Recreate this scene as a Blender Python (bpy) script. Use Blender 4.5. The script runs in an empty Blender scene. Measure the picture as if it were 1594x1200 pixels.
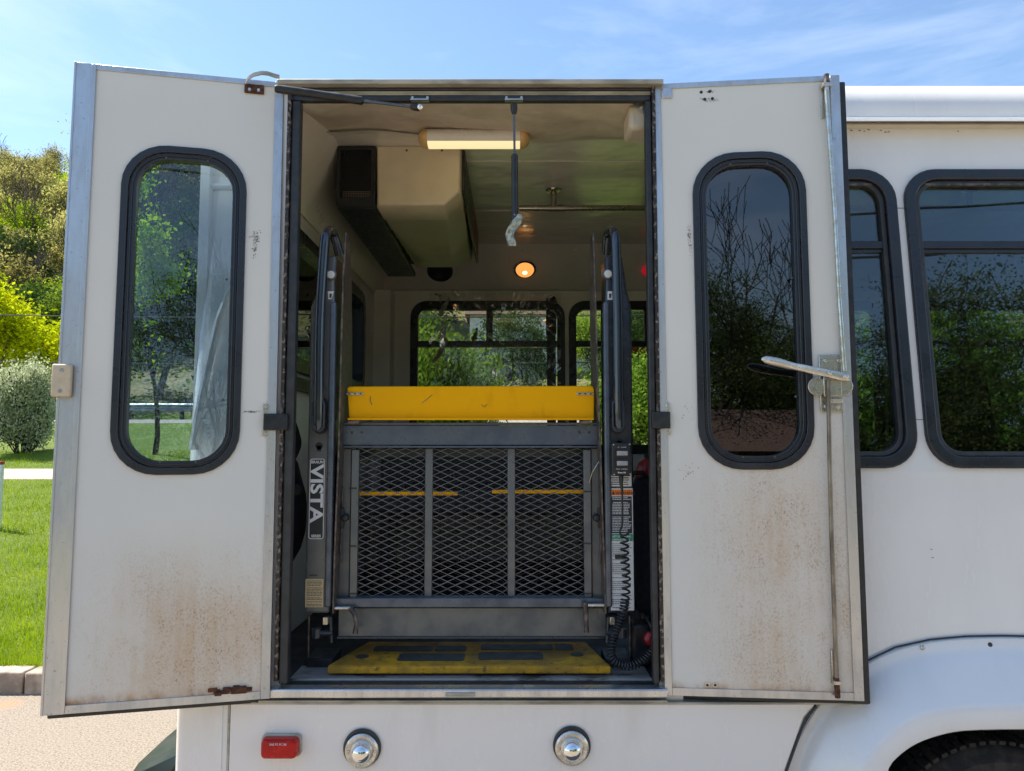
import bpy, bmesh, math, random
from mathutils import Vector, Matrix, noise
rad = math.radians
sc = bpy.context.scene
col = sc.collection
# ------------------------------------------------------------------ camera
CZ = 1.6; PITCH = rad(4.45); FPX = 1150.0
cam = bpy.data.cameras.new('camera'); cam.sensor_width = 36; cam.lens = 36*FPX/1594
cam.clip_start = 0.05; cam.clip_end = 2000
co = bpy.data.objects.new('camera', cam); col.objects.link(co)
co.location = (0, 0, CZ); co.rotation_euler = (math.pi/2+PITCH, 0, 0); sc.camera = co
# ------------------------------------------------------------------ light
SUN_EL, SUN_AZ = 56.0, -66.0        # azimuth measured from +Y towards +X
w = bpy.data.worlds.new('World'); sc.world = w; w.use_nodes = True
nt = w.node_tree; nt.nodes.clear()
out = nt.nodes.new('ShaderNodeOutputWorld'); bg = nt.nodes.new('ShaderNodeBackground')
sky = nt.nodes.new('ShaderNodeTexSky'); sky.sky_type = 'NISHITA'; sky.sun_disc = False
sky.sun_elevation = rad(SUN_EL); sky.sun_rotation = rad(SUN_AZ); sky.air_density = 1.25; sky.dust_density = 0.35; sky.ozone_density = 3.8
tc = nt.nodes.new('ShaderNodeTexCoord'); mp = nt.nodes.new('ShaderNodeMapping')
mp.inputs['Rotation'].default_value = (0, 0.35, 0.5); mp.inputs['Scale'].default_value = (1.3, 1.3, 4.5)
nz = nt.nodes.new('ShaderNodeTexNoise'); nz.inputs['Scale'].default_value = 1.9; nz.inputs['Detail'].default_value = 9
nz.inputs['Roughness'].default_value = 0.62; nz.inputs['Distortion'].default_value = 0.5
rp = nt.nodes.new('ShaderNodeValToRGB'); rp.color_ramp.elements[0].position = 0.46; rp.color_ramp.elements[1].position = 0.82
rp.color_ramp.elements[0].color = (0, 0, 0, 1); rp.color_ramp.elements[1].color = (1, 1, 1, 1)
mx = nt.nodes.new('ShaderNodeMixRGB'); mx.inputs[2].default_value = (6.0, 6.6, 7.6, 1)
mul = nt.nodes.new('ShaderNodeMath'); mul.operation = 'MULTIPLY'; mul.inputs[1].default_value = 0.36
nt.links.new(tc.outputs['Generated'], mp.inputs[0]); nt.links.new(mp.outputs[0], nz.inputs['Vector'])
nt.links.new(nz.outputs['Fac'], rp.inputs[0]); nt.links.new(rp.outputs[0], mul.inputs[0]); nt.links.new(mul.outputs[0], mx.inputs[0])
nt.links.new(sky.outputs[0], mx.inputs[1]); nt.links.new(mx.outputs[0], bg.inputs[0]); bg.inputs[1].default_value = 0.10
nt.links.new(bg.outputs[0], out.inputs[0])
sl = bpy.data.lights.new('sun', 'SUN'); sl.energy = 5.0; sl.angle = rad(0.5); sl.color = (1, 0.91, 0.76)
so = bpy.data.objects.new('sun', sl); col.objects.link(so)
_d = Vector((math.sin(rad(SUN_AZ))*math.cos(rad(SUN_EL)), math.cos(rad(SUN_AZ))*math.cos(rad(SUN_EL)), math.sin(rad(SUN_EL))))
so.rotation_euler = _d.to_track_quat('Z', 'Y').to_euler(); so.location = (-5, 10, 20)
vs = sc.view_settings; vs.view_transform = 'Standard'; vs.look = 'None'; vs.exposure = 1.14; vs.gamma = 1; vs.use_curve_mapping = False
sc.cycles.max_bounces = 10; sc.cycles.transparent_max_bounces = 16; sc.cycles.use_denoising = True
sc.cycles.caustics_reflective = False; sc.cycles.caustics_refractive = False; sc.cycles.diffuse_bounces = 5
# ------------------------------------------------------------------ pixel helpers (photo pixels, 1594 wide)
cp, sp = math.cos(PITCH), math.sin(PITCH)
def rayp(px, py):
    dx = (px-797)/FPX; dz = (600-py)/FPX
    return Vector((dx, cp-dz*sp, sp+dz*cp))
def P(px, py, Y):
    r = rayp(px, py); return Vector((r.x/r.y*Y, Y, CZ+r.z/r.y*Y))
def ZZ(py, Y): return P(797, py, Y).z
def XX(px, py, Y): return P(px, py, Y).x
class Frame:
    def __init__(s, o, u, v, n):
        s.o, s.u, s.v, s.n = Vector(o), Vector(u).normalized(), Vector(v).normalized(), Vector(n).normalized()
    def __call__(s, u, v, w=0.0): return s.o+s.u*u+s.v*v+s.n*w
    def uv(s, px, py, w=0.0):
        r = rayp(px, py); c = Vector((0, 0, CZ)); o = s.o+s.n*w
        t = (o-c).dot(s.n)/r.dot(s.n); q = c+r*t-o
        return q.dot(s.u), q.dot(s.v)
# ------------------------------------------------------------------ materials
def nodes_of(name):
    m = bpy.data.materials.new(name); m.use_nodes = True
    t = m.node_tree; b = t.nodes['Principled BSDF']
    return m, t, b
def N(t, kind, **kw):
    n = t.nodes.new(kind)
    for k, v in kw.items():
        if k in n.inputs.keys() if hasattr(n.inputs, 'keys') else False: n.inputs[k].default_value = v
        else: setattr(n, k, v)
    return n
def noise_fac(t, scale, detail=4, rough=0.55, stretch=None, lo=0.4, hi=0.6, coord='Object', off=0.0):
    c = t.nodes.new('ShaderNodeTexCoord'); n = t.nodes.new('ShaderNodeTexNoise')
    n.inputs['Scale'].default_value = scale; n.inputs['Detail'].default_value = detail; n.inputs['Roughness'].default_value = rough
    mpp = t.nodes.new('ShaderNodeMapping'); mpp.inputs['Location'].default_value = (off, off*0.7, -off)
    if stretch: mpp.inputs['Scale'].default_value = stretch
    t.links.new(c.outputs[coord], mpp.inputs[0]); t.links.new(mpp.outputs[0], n.inputs['Vector'])
    r = t.nodes.new('ShaderNodeMapRange'); r.interpolation_type = 'SMOOTHSTEP'
    r.inputs[1].default_value = lo; r.inputs[2].default_value = hi
    t.links.new(n.outputs['Fac'], r.inputs[0]); return r.outputs[0], n.outputs['Fac']
def mixc(t, fac, a, b):
    n = t.nodes.new('ShaderNodeMixRGB')
    if isinstance(fac, (int, float)): n.inputs[0].default_value = fac
    else: t.links.new(fac, n.inputs[0])
    for i, v in ((1, a), (2, b)):
        if isinstance(v, tuple): n.inputs[i].default_value = v+(1,) if len(v) == 3 else v
        else: t.links.new(v, n.inputs[i])
    return n.outputs[0]
def mathn(t, op, a, b=None, clamp=False):
    n = t.nodes.new('ShaderNodeMath'); n.operation = op; n.use_clamp = clamp
    for i, v in ((0, a), (1, b)):
        if v is None: continue
        if isinstance(v, (int, float)): n.inputs[i].default_value = v
        else: t.links.new(v, n.inputs[i])
    return n.outputs[0]
def mrange(t, x, a, b, c=0.0, d=1.0):
    r = t.nodes.new('ShaderNodeMapRange'); r.interpolation_type = 'SMOOTHSTEP'
    t.links.new(x, r.inputs[0])
    for i, v in enumerate((a, b, c, d)): r.inputs[i+1].default_value = v
    return r.outputs[0]
def bump(t, b, h, strength=0.3, dist=0.01):
    n = t.nodes.new('ShaderNodeBump'); n.inputs['Strength'].default_value = strength; n.inputs['Distance'].default_value = dist
    t.links.new(h, n.inputs['Height']); t.links.new(n.outputs[0], b.inputs['Normal'])
def mat(name, c, c2=None, rough=0.5, metal=0.0, scale=12, lo=0.4, hi=0.65, stretch=None, bmp=0.0, bscale=60, spec=0.5, rvar=0.12, coat=0.0, bdist=0.002):
    m, t, b = nodes_of(name)
    if c2 is None: c2 = tuple(x*0.85 for x in c)
    f, raw = noise_fac(t, scale, 5, 0.6, stretch, lo, hi)
    t.links.new(mixc(t, f, c, c2), b.inputs['Base Color'])
    t.links.new(mrange(t, raw, 0.3, 0.7, max(0.02, rough-rvar), min(1, rough+rvar)), b.inputs['Roughness'])
    b.inputs['Metallic'].default_value = metal; b.inputs['Specular IOR Level'].default_value = spec; b.inputs['Coat Weight'].default_value = coat
    if bmp:
        _, h = noise_fac(t, bscale, 3); bump(t, b, h, bmp, bdist)
    return m
def glass(name, tint, refl=0.06, rough=0.0, wob=0.0):
    m = bpy.data.materials.new(name); m.use_nodes = True; t = m.node_tree; t.nodes.clear()
    o = t.nodes.new('ShaderNodeOutputMaterial'); tr = t.nodes.new('ShaderNodeBsdfTransparent'); tr.inputs[0].default_value = tint+(1,)
    gl = t.nodes.new('ShaderNodeBsdfGlossy'); gl.inputs['Roughness'].default_value = rough; gl.inputs[0].default_value = (0.95, 0.97, 1, 1)
    fr = t.nodes.new('ShaderNodeFresnel'); fr.inputs[0].default_value = 1.5
    f = mathn(t, 'ADD', fr.outputs[0], refl-0.04, True)
    if wob:
        _, h = noise_fac(t, 2.2, 1); bp = t.nodes.new('ShaderNodeBump'); bp.inputs['Strength'].default_value = wob; bp.inputs['Distance'].default_value = 0.02
        t.links.new(h, bp.inputs['Height']); t.links.new(bp.outputs[0], gl.inputs['Normal'])
    mm = t.nodes.new('ShaderNodeMixShader'); t.links.new(f, mm.inputs[0]); t.links.new(tr.outputs[0], mm.inputs[1]); t.links.new(gl.outputs[0], mm.inputs[2])
    t.links.new(mm.outputs[0], o.inputs[0]); return m
def emis(name, c, s, base=(0.8, 0.8, 0.8)):
    m, t, b = nodes_of(name); b.inputs['Base Color'].default_value = base+(1,)
    b.inputs['Emission Color'].default_value = c+(1,); b.inputs['Emission Strength'].default_value = s; b.inputs['Roughness'].default_value = 0.3
    return m
def leafmat(name, c1, c2, trans=0.45, scale=1.2):
    m = bpy.data.materials.new(name); m.use_nodes = True; t = m.node_tree; t.nodes.clear()
    o = t.nodes.new('ShaderNodeOutputMaterial'); d = t.nodes.new('ShaderNodeBsdfDiffuse'); tl = t.nodes.new('ShaderNodeBsdfTranslucent')
    f, _ = noise_fac(t, scale, 5, 0.7, None, 0.35, 0.65)
    oi = t.nodes.new('ShaderNodeObjectInfo')
    c = mixc(t, f, c1, c2); hs = t.nodes.new('ShaderNodeHueSaturation'); t.links.new(c, hs.inputs['Color'])
    t.links.new(mrange(t, oi.outputs['Random'], 0, 1, 0.8, 1.2), hs.inputs['Value'])
    t.links.new(hs.outputs[0], d.inputs[0]); t.links.new(hs.outputs[0], tl.inputs[0])
    mm = t.nodes.new('ShaderNodeMixShader'); mm.inputs[0].default_value = trans
    t.links.new(d.outputs[0], mm.inputs[1]); t.links.new(tl.outputs[0], mm.inputs[2]); t.links.new(mm.outputs[0], o.inputs[0]); return m

def door_white(name, zlo, zhi, x0, x1, side, soft_k=0.3, spk_k=1.0):
    """white fibreglass door liner with rust coloured grime splashes on its lower part"""
    m, t, b = nodes_of(name)
    c = t.nodes.new('ShaderNodeTexCoord'); s = t.nodes.new('ShaderNodeSeparateXYZ'); t.links.new(c.outputs['Object'], s.inputs[0])
    low = mrange(t, s.outputs[2], zhi, zlo, 0, 1)
    xm = mrange(t, s.outputs[0], x0, x1, 0.10, 1)
    f1, _ = noise_fac(t, 3.4, 6, 0.62, (1, 1, 0.8), 0.30, 0.66, off=side)
    f2, _ = noise_fac(t, 190, 5, 0.85, (1, 1, 0.75), 0.49, 0.61)
    f3, _ = noise_fac(t, 30, 3, 0.6, (1, 1, 0.05), 0.38, 0.66, off=3*side)
    f4, _ = noise_fac(t, 62, 4, 0.8, None, 0.68, 0.74)
    f5, _ = noise_fac(t, 26, 5, 0.7, (1, 1, 0.5), 0.35, 0.7, off=side)
    edge = mrange(t, s.outputs[2], -0.865, -0.905, 0, 1)
    area = mathn(t, 'MULTIPLY', mathn(t, 'MULTIPLY', low, xm), mathn(t, 'ADD', mathn(t, 'MULTIPLY', f1, 0.7), 0.3), True)
    soft = mathn(t, 'MULTIPLY', area, mathn(t, 'ADD', mathn(t, 'MULTIPLY', f3, 0.18), soft_k))
    spk = mathn(t, 'MULTIPLY', mathn(t, 'MULTIPLY', area, f2), mathn(t, 'ADD', mathn(t, 'MULTIPLY', f5, 0.75), 0.25))
    sp2 = mathn(t, 'MULTIPLY', f4, mathn(t, 'MULTIPLY', low, 0.55))
    a = mathn(t, 'MAXIMUM', mathn(t, 'MULTIPLY', spk, spk_k), sp2)
    a = mathn(t, 'MAXIMUM', a, mathn(t, 'MULTIPLY', mathn(t, 'MULTIPLY', edge, mathn(t, 'ADD', f5, 0.25)), 0.8))
    base = mixc(t, noise_fac(t, 1.4, 3, 0.5, None, 0.3, 0.7)[0], (0.80, 0.77, 0.71), (0.74, 0.72, 0.675))
    base = mixc(t, soft, base, (0.56, 0.335, 0.14))
    brown = mixc(t, noise_fac(t, 9, 4)[0], (0.30, 0.125, 0.03), (0.48, 0.25, 0.08))
    t.links.new(mixc(t, a, base, brown), b.inputs['Base Color'])
    t.links.new(mrange(t, a, 0, 1, 0.38, 0.8), b.inputs['Roughness'])
    _, h = noise_fac(t, 45, 4, 0.6); bump(t, b, h, 0.10, 0.002)
    b.inputs['Specular IOR Level'].default_value = 0.45
    return m
def alu(name, c=(0.62, 0.63, 0.65), rough=0.36):
    m, t, b = nodes_of(name)
    f, raw = noise_fac(t, 14, 6, 0.7, (1, 1, 0.25), 0.38, 0.68)
    g, _ = noise_fac(t, 90, 3, 0.7, None, 0.62, 0.72)
    cc = mixc(t, f, c, tuple(x*0.82 for x in c)); cc = mixc(t, mathn(t, 'MULTIPLY', g, 0.5), cc, (0.2, 0.17, 0.14))
    t.links.new(cc, b.inputs['Base Color']); b.inputs['Metallic'].default_value = 0.85
    t.links.new(mrange(t, raw, 0.3, 0.7, rough-0.08, rough+0.14), b.inputs['Roughness']); return m

M = {}
M['white'] = mat('white_gelcoat', (0.86, 0.845, 0.83), (0.81, 0.795, 0.78), 0.24, scale=2.0, lo=0.3, hi=0.75, spec=0.5, rvar=0.08, coat=0.4, stretch=(2.5, 1, 0.7), bmp=0.22, bscale=1.6, bdist=0.02)
M['white_low'] = mat('white_lower_paint', (0.86, 0.815, 0.78), (0.77, 0.72, 0.67), 0.26, scale=5, lo=0.48, hi=0.85, stretch=(2, 1, 0.6), spec=0.5, rvar=0.08, coat=0.3, bmp=0.2, bscale=2.0, bdist=0.015)
M['doorL'] = door_white('door_liner_grimy', -0.74, -0.38, -0.30, -0.02, 1.3, 0.42, 0.95)
M['doorR'] = door_white('door_liner_speckled', -0.45, 0.04, -0.24, 0.06, 4.1, 0.34, 0.95)
M['alu'] = alu('aluminium_frame'); M['alu2'] = alu('aluminium_sill', (0.66, 0.66, 0.66), 0.3)
M['beige_trim'] = mat('weathered_beige_trim', (0.50, 0.46, 0.38), (0.30, 0.27, 0.22), 0.5, scale=20, stretch=(0.3, 1, 1))
M['rubber'] = mat('black_rubber', (0.022, 0.024, 0.028), (0.04, 0.042, 0.046), 0.45, scale=30, bmp=0.1)
M['frame'] = mat('black_window_frame', (0.020, 0.023, 0.031), (0.026, 0.029, 0.037), 0.30, scale=9, rvar=0.06)
M['hinge'] = mat('worn_hinge', (0.035, 0.028, 0.024), (0.30, 0.24, 0.2), 0.5, metal=0.3, scale=70, lo=0.52, hi=0.62)
M['rust'] = mat('rusty_steel', (0.055, 0.022, 0.014), (0.17, 0.065, 0.03), 0.9, metal=0.1, scale=90, bmp=0.5, bscale=120)
M['zinc'] = mat('zinc_plated_steel', (0.62, 0.60, 0.55), (0.5, 0.46, 0.36), 0.28, metal=0.9, scale=40, bmp=0.05, bscale=200)
M['stainless'] = mat('brushed_stainless', (0.42, 0.38, 0.32), (0.38, 0.34, 0.29), 0.3, metal=0.9, scale=3)
M['cast'] = mat('cast_aluminium_handle', (0.72, 0.68, 0.62), (0.6, 0.55, 0.47), 0.32, metal=0.75, scale=60, bmp=0.1, bscale=200)
M['dark_screw'] = mat('dark_screw', (0.16, 0.15, 0.15), (0.1, 0.1, 0.1), 0.4, metal=0.6)
M['chrome'] = mat('chrome', (0.85, 0.85, 0.85), (0.8, 0.78, 0.75), 0.07, metal=1.0, scale=30, rvar=0.03)
M['tan_plastic'] = mat('tan_plastic', (0.68, 0.56, 0.40), (0.6, 0.48, 0.33), 0.45, scale=30)
M['lift'] = mat('grey_lift_paint', (0.115, 0.135, 0.17), (0.08, 0.095, 0.12), 0.34, metal=0.35, scale=14, lo=0.4, hi=0.7, bmp=0.06, bscale=140)
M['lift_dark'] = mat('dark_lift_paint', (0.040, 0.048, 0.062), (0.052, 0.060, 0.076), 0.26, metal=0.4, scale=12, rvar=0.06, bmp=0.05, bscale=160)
M['tube'] = mat('glossy_dark_tube', (0.055, 0.066, 0.088), (0.045, 0.054, 0.07), 0.16, metal=0.55, scale=10, rvar=0.05, coat=0.5, stretch=(1, 1, 0.3))
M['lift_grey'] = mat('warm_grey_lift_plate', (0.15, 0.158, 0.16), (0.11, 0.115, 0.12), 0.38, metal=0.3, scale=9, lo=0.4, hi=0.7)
M['worn_edge'] = mat('worn_plate_edge', (0.07, 0.06, 0.055), (0.22, 0.17, 0.15), 0.45, metal=0.5, scale=45)
M['mesh'] = mat('expanded_metal', (0.17, 0.175, 0.19), (0.11, 0.115, 0.13), 0.4, metal=0.5, scale=40)
M['yellow'] = mat('yellow_paint', (0.95, 0.45, 0.001), (0.82, 0.37, 0.002), 0.5, spec=0.12, scale=24, lo=0.52, hi=0.80, stretch=(1, 1, 0.5), bmp=0.06)
def worn_yellow():
    m, t, b = nodes_of('worn_yellow_paint')
    f, _ = noise_fac(t, 34, 6, 0.8, None, 0.54, 0.64); g, _ = noise_fac(t, 6, 6, 0.7, None, 0.33, 0.62)
    c = mixc(t, g, (0.80, 0.40, 0.006), (0.36, 0.19, 0.02)); c = mixc(t, mathn(t, 'MULTIPLY', f, 0.8), c, (0.07, 0.045, 0.025))
    t.links.new(c, b.inputs['Base Color']); b.inputs['Roughness'].default_value = 0.6
    bump(t, b, f, 0.3, 0.001); return m
M['yellow_worn'] = worn_yellow()
M['liner'] = mat('interior_liner', (0.82, 0.79, 0.70), (0.75, 0.72, 0.64), 0.38, scale=3, bmp=0.12, bscale=6, bdist=0.02)
M['wallin'] = mat('interior_wall', (0.84, 0.82, 0.76), (0.78, 0.76, 0.70), 0.42, scale=4, bmp=0.06, bscale=12)
M['headliner'] = mat('tan_headliner', (0.72, 0.63, 0.50), (0.60, 0.52, 0.41), 0.5, scale=5, bmp=0.4, bscale=9, bdist=0.02)
M['ceil'] = mat('glossy_ceiling_panel', (0.82, 0.79, 0.70), (0.74, 0.71, 0.63), 0.2, coat=0.25, scale=2.2, stretch=(0.6, 2.2, 1), bmp=0.5, bscale=3.0, rvar=0.05, bdist=0.05, spec=0.6)
M['ac'] = mat('tan_ac_cover', (0.76, 0.66, 0.48), (0.70, 0.60, 0.43), 0.4, scale=6, bmp=0.05)
M['floor'] = mat('black_ribbed_floor', (0.02, 0.022, 0.025), (0.035, 0.033, 0.03), 0.6, scale=12, bmp=0.3)
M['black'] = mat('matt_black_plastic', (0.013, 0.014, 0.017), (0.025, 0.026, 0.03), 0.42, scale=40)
M['fabric'] = mat('dark_upholstery', (0.020, 0.022, 0.032), (0.04, 0.042, 0.055), 0.9, scale=60, bmp=0.3, bscale=200)
M['grey_fabric'] = mat('grey_upholstery', (0.13, 0.13, 0.14), (0.09, 0.09, 0.10), 0.9, scale=30, bmp=0.3, bscale=150)
M['red_plastic'] = mat('red_plastic', (0.42, 0.012, 0.02), (0.3, 0.01, 0.015), 0.3, scale=20)
M['lens_red'] = mat('red_lens', (0.42, 0.002, 0.004), (0.55, 0.006, 0.006), 0.25, scale=30, bmp=0.2, bscale=150, coat=0.15, rvar=0.04, spec=0.3)
M['lens_frost'] = mat('frosted_lens', (0.8, 0.78, 0.72), (0.74, 0.72, 0.66), 0.3, scale=20)
M['decal_white'] = mat('decal_white', (0.78, 0.79, 0.80), (0.7, 0.71, 0.73), 0.4, scale=20)
M['decal_tan'] = mat('decal_tan', (0.66, 0.52, 0.31), (0.6, 0.47, 0.28), 0.4, scale=20)
M['decal_ink'] = mat('decal_ink', (0.025, 0.028, 0.03), (0.03, 0.03, 0.035), 0.45, scale=20)
M['decal_orange'] = mat('decal_orange', (0.80, 0.20, 0.02), (0.72, 0.18, 0.02), 0.4, scale=20)
M['decal_green'] = mat('decal_green', (0.02, 0.27, 0.14), (0.02, 0.22, 0.12), 0.4, scale=20)
M['decal_red'] = mat('decal_red', (0.75, 0.06, 0.05), (0.6, 0.04, 0.04), 0.5, scale=20)
M['grey_button'] = mat('grey_switch', (0.42, 0.42, 0.42), (0.34, 0.34, 0.35), 0.4, scale=60)
M['tyre'] = mat('tyre_rubber', (0.016, 0.016, 0.017), (0.05, 0.045, 0.04), 0.75, scale=30, bmp=0.2)
M['well'] = mat('wheel_well', (0.012, 0.013, 0.015), (0.03, 0.028, 0.026), 0.9, scale=10)
M['bumper'] = mat('dark_green_bumper', (0.012, 0.020, 0.018), (0.02, 0.026, 0.024), 0.45, scale=8, spec=0.3)
M['dark_trim'] = mat('dark_interior_trim', (0.03, 0.033, 0.036), (0.05, 0.05, 0.052), 0.5, scale=20)
M['glass_clear'] = glass('door_glass_clear', (0.60, 0.70, 0.77), 0.05)
M['glass_tint'] = glass('door_glass_tinted', (0.12, 0.13, 0.14), 0.095, rough=0.012, wob=0.03)
M['glass_side'] = glass('side_glass_tinted', (0.42, 0.50, 0.50), 0.085, rough=0.012, wob=0.05)
M['glass_far'] = glass('far_glass', (0.90, 0.93, 0.91), 0.045)
M['plastic'] = glass('clear_plastic_sheet', (0.90, 0.90, 0.88), 0.06, rough=0.08)
M['lens_chrome'] = M['chrome']
M['tube_glow'] = emis('lit_tube_lens', (1.0, 0.80, 0.42), 0.40, (0.8, 0.75, 0.6))
M['bulb'] = emis('lit_dome_lens', (1.0, 0.36, 0.08), 0.55, (0.8, 0.5, 0.25))
M['bulb_core'] = emis('lit_bulb', (1.0, 0.75, 0.4), 3.5)
M['red_glow'] = emis('lit_red_lens', (1.0, 0.02, 0.05), 0.12, (0.6, 0.02, 0.04))
M['amber_cap'] = mat('yellowed_end_cap', (0.72, 0.48, 0.20), (0.62, 0.40, 0.16), 0.35, scale=30)

M['scuff'] = mat('grey_brown_scuff', (0.12, 0.09, 0.07), (0.2, 0.15, 0.11), 0.7, scale=60)

# ------------------------------------------------------------------ mesh builder
class MB:
    def __init__(s): s.v = []; s.f = []
    def add(s, vs, fs):
        n = len(s.v); s.v += [tuple(p) for p in vs]; s.f += [tuple(i+n for i in f) for f in fs]; return s
    def box(s, x0, x1, y0, y1, z0, z1):
        x0, x1 = min(x0, x1), max(x0, x1); y0, y1 = min(y0, y1), max(y0, y1); z0, z1 = min(z0, z1), max(z0, z1)
        v = [(x, y, z) for z in (z0, z1) for y in (y0, y1) for x in (x0, x1)]
        return s.add(v, [(0, 2, 3, 1), (4, 5, 7, 6), (0, 1, 5, 4), (2, 6, 7, 3), (0, 4, 6, 2), (1, 3, 7, 5)])
    def fbox(s, F, u0, u1, v0, v1, w0, w1):
        v = [F(u, v_, w_) for v_ in (v0, v1) for w_ in (w0, w1) for u in (u0, u1)]
        return s.add(v, [(0, 2, 3, 1), (4, 5, 7, 6), (0, 1, 5, 4), (2, 6, 7, 3), (0, 4, 6, 2), (1, 3, 7, 5)])
    def hexa(s, a, b):
        """two quads (lists of 4 points) joined"""
        return s.add(list(a)+list(b), [(0, 1, 2, 3), (7, 6, 5, 4), (0, 4, 5, 1), (1, 5, 6, 2), (2, 6, 7, 3), (3, 7, 4, 0)])
    def extr(s, F, pts, w0, w1):
        n = len(pts); v = [F(u, q, w0) for u, q in pts]+[F(u, q, w1) for u, q in pts]
        return s.add(v, [tuple(range(n)), tuple(range(2*n-1, n-1, -1))]+[(i, (i+n), (i+1) % n+n, (i+1) % n) for i in range(n)])
    def ring(s, F, A, B, w0, w1):
        n = len(A); v = [F(*p, w0) for p in A]+[F(*p, w0) for p in B]+[F(*p, w1) for p in A]+[F(*p, w1) for p in B]
        fs = []
        for i in range(n):
            j = (i+1) % n
            fs += [(i, j, n+j, n+i), (2*n+i, 3*n+i, 3*n+j, 2*n+j), (i, 2*n+i, 2*n+j, j), (n+i, n+j, 3*n+j, 3*n+i)]
        return s.add(v, fs)
    def tube(s, pts, r, seg=8, cap=True):
        pts = [Vector(p) for p in pts]; n = len(pts); rs = r if isinstance(r, (list, tuple)) else [r]*n
        rings = []; up = None
        for i, p in enumerate(pts):
            d = (pts[min(i+1, n-1)]-pts[max(i-1, 0)])
            if d.length < 1e-9: d = Vector((0, 0, 1))
            d.normalize()
            if up is None: up = d.orthogonal().normalized()
            up = (up-d*up.dot(d)); up = up.normalized() if up.length > 1e-6 else d.orthogonal().normalized()
            sd = d.cross(up); rings.append([p+(up*math.cos(2*math.pi*k/seg)+sd*math.sin(2*math.pi*k/seg))*rs[i] for k in range(seg)])
        v = [q for rg in rings for q in rg]; fs = []
        for i in range(n-1):
            for k in range(seg):
                a = i*seg+k; b = i*seg+(k+1) % seg; fs.append((a, b, b+seg, a+seg))
        if cap: fs += [tuple(range(seg-1, -1, -1)), tuple(range((n-1)*seg, n*seg))]
        return s.add(v, fs)
    def cyl(s, a, b, r, seg=20): return s.tube([a, b], r, seg)
    def lathe(s, o, axis, prof, seg=24):
        o = Vector(o); a = Vector(axis).normalized(); u = a.orthogonal().normalized(); w_ = a.cross(u)
        v = []; fs = []
        for h, r in prof:
            for k in range(seg):
                t = 2*math.pi*k/seg; v.append(o+a*h+(u*math.cos(t)+w_*math.sin(t))*max(r, 1e-5))
        for i in range(len(prof)-1):
            for k in range(seg):
                p = i*seg+k; q = i*seg+(k+1) % seg; fs.append((p, q, q+seg, p+seg))
        fs += [tuple(range(seg-1, -1, -1)), tuple(range((len(prof)-1)*seg, len(prof)*seg))]
        return s.add(v, fs)
def rr(u0, u1, v0, v1, r, k=7):
    u0, u1 = min(u0, u1), max(u0, u1); v0, v1 = min(v0, v1), max(v0, v1)
    if not isinstance(r, (tuple, list)): r = (r,)*4     # bl, br, tr, tl
    o = []
    for (cx, cy, sx, sy, a0), q in zip(((u0, v0, 1, 1, 180), (u1, v0, -1, 1, 270), (u1, v1, -1, -1, 0), (u0, v1, 1, -1, 90)), r):
        for i in range(k+1):
            a = rad(a0+90*i/k); o.append((cx+sx*q+q*math.cos(a), cy+sy*q+q*math.sin(a)))
    return o
WL = {}
def wl(o): return WL.get(o.name, Vector((0, 0, 0)))
def obj(name, mb, m, parent=None, bevel=0, smooth=None, origin=None, recalc=True):
    me = bpy.data.meshes.new(name)
    vs_ = mb.v
    lo = [min(v[i] for v in vs_) for i in range(3)]; hi = [max(v[i] for v in vs_) for i in range(3)]
    o0 = Vector(origin) if origin is not None else Vector([(a+b)/2 for a, b in zip(lo, hi)])
    me.from_pydata([(v[0]-o0.x, v[1]-o0.y, v[2]-o0.z) for v in vs_], [], mb.f); me.update()
    if recalc:
        bm = bmesh.new(); bm.from_mesh(me); bmesh.ops.remove_doubles(bm, verts=bm.verts, dist=1e-6); bmesh.ops.recalc_face_normals(bm, faces=bm.faces); bm.to_mesh(me); bm.free()
    o = bpy.data.objects.new(name, me); col.objects.link(o); me.materials.append(m)
    if parent: o.parent = parent; o.location = o0-wl(parent)
    else: o.location = o0
    WL[o.name] = o0
    if bevel:
        b = o.modifiers.new('bevel', 'BEVEL'); b.width = bevel; b.segments = 2; b.limit_method = 'ANGLE'; b.angle_limit = rad(40)
    if smooth is None: smooth = True
    if smooth:
        me.polygons.foreach_set('use_smooth', [True]*len(me.polygons))
        try: me.set_sharp_from_angle(angle=rad(38))
        except Exception: pass
    return o
def thing(name, label, cat, loc, group=None):
    o = bpy.data.objects.new(name, None); col.objects.link(o); o.location = loc; o.empty_display_size = 0.2
    o['label'] = label; o['category'] = cat
    if group: o['group'] = group
    WL[o.name] = Vector(loc); return o
def tag(o, label, cat, group=None):
    o['label'] = label; o['category'] = cat
    if group: o['group'] = group
    return o
def struct(o, kind='structure'): o['kind'] = kind; return o
def text(s, size, F, u, v, w_, m, parent, name='lettering', rot=0, bold=0.0, sx=1.0, align='LEFT'):
    cu = bpy.data.curves.new('txt', 'FONT'); cu.body = s; cu.size = size; cu.offset = bold; cu.extrude = 0.0003; cu.align_x = align; cu.resolution_u = 3
    to = bpy.data.objects.new('txt', cu); col.objects.link(to)
    bpy.context.view_layer.update()
    me = bpy.data.meshes.new_from_object(to); bpy.data.objects.remove(to)
    c, sn = math.cos(rad(rot)), math.sin(rad(rot)); mb = MB()
    vs_ = []
    for q in me.vertices:
        a, b = q.co.x*sx, q.co.y
        vs_.append(F(u+a*c-b*sn, v+a*sn+b*c, w_+q.co.z))
    mb.add(vs_, [tuple(p.vertices) for p in me.polygons]); bpy.data.meshes.remove(me)
    return obj(name, mb, m, parent, smooth=False, recalc=False)
FY = lambda Y: Frame((0, Y, 0), (1, 0, 0), (0, 0, 1), (0, -1, 0))     # u=x v=z, w towards the camera
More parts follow.
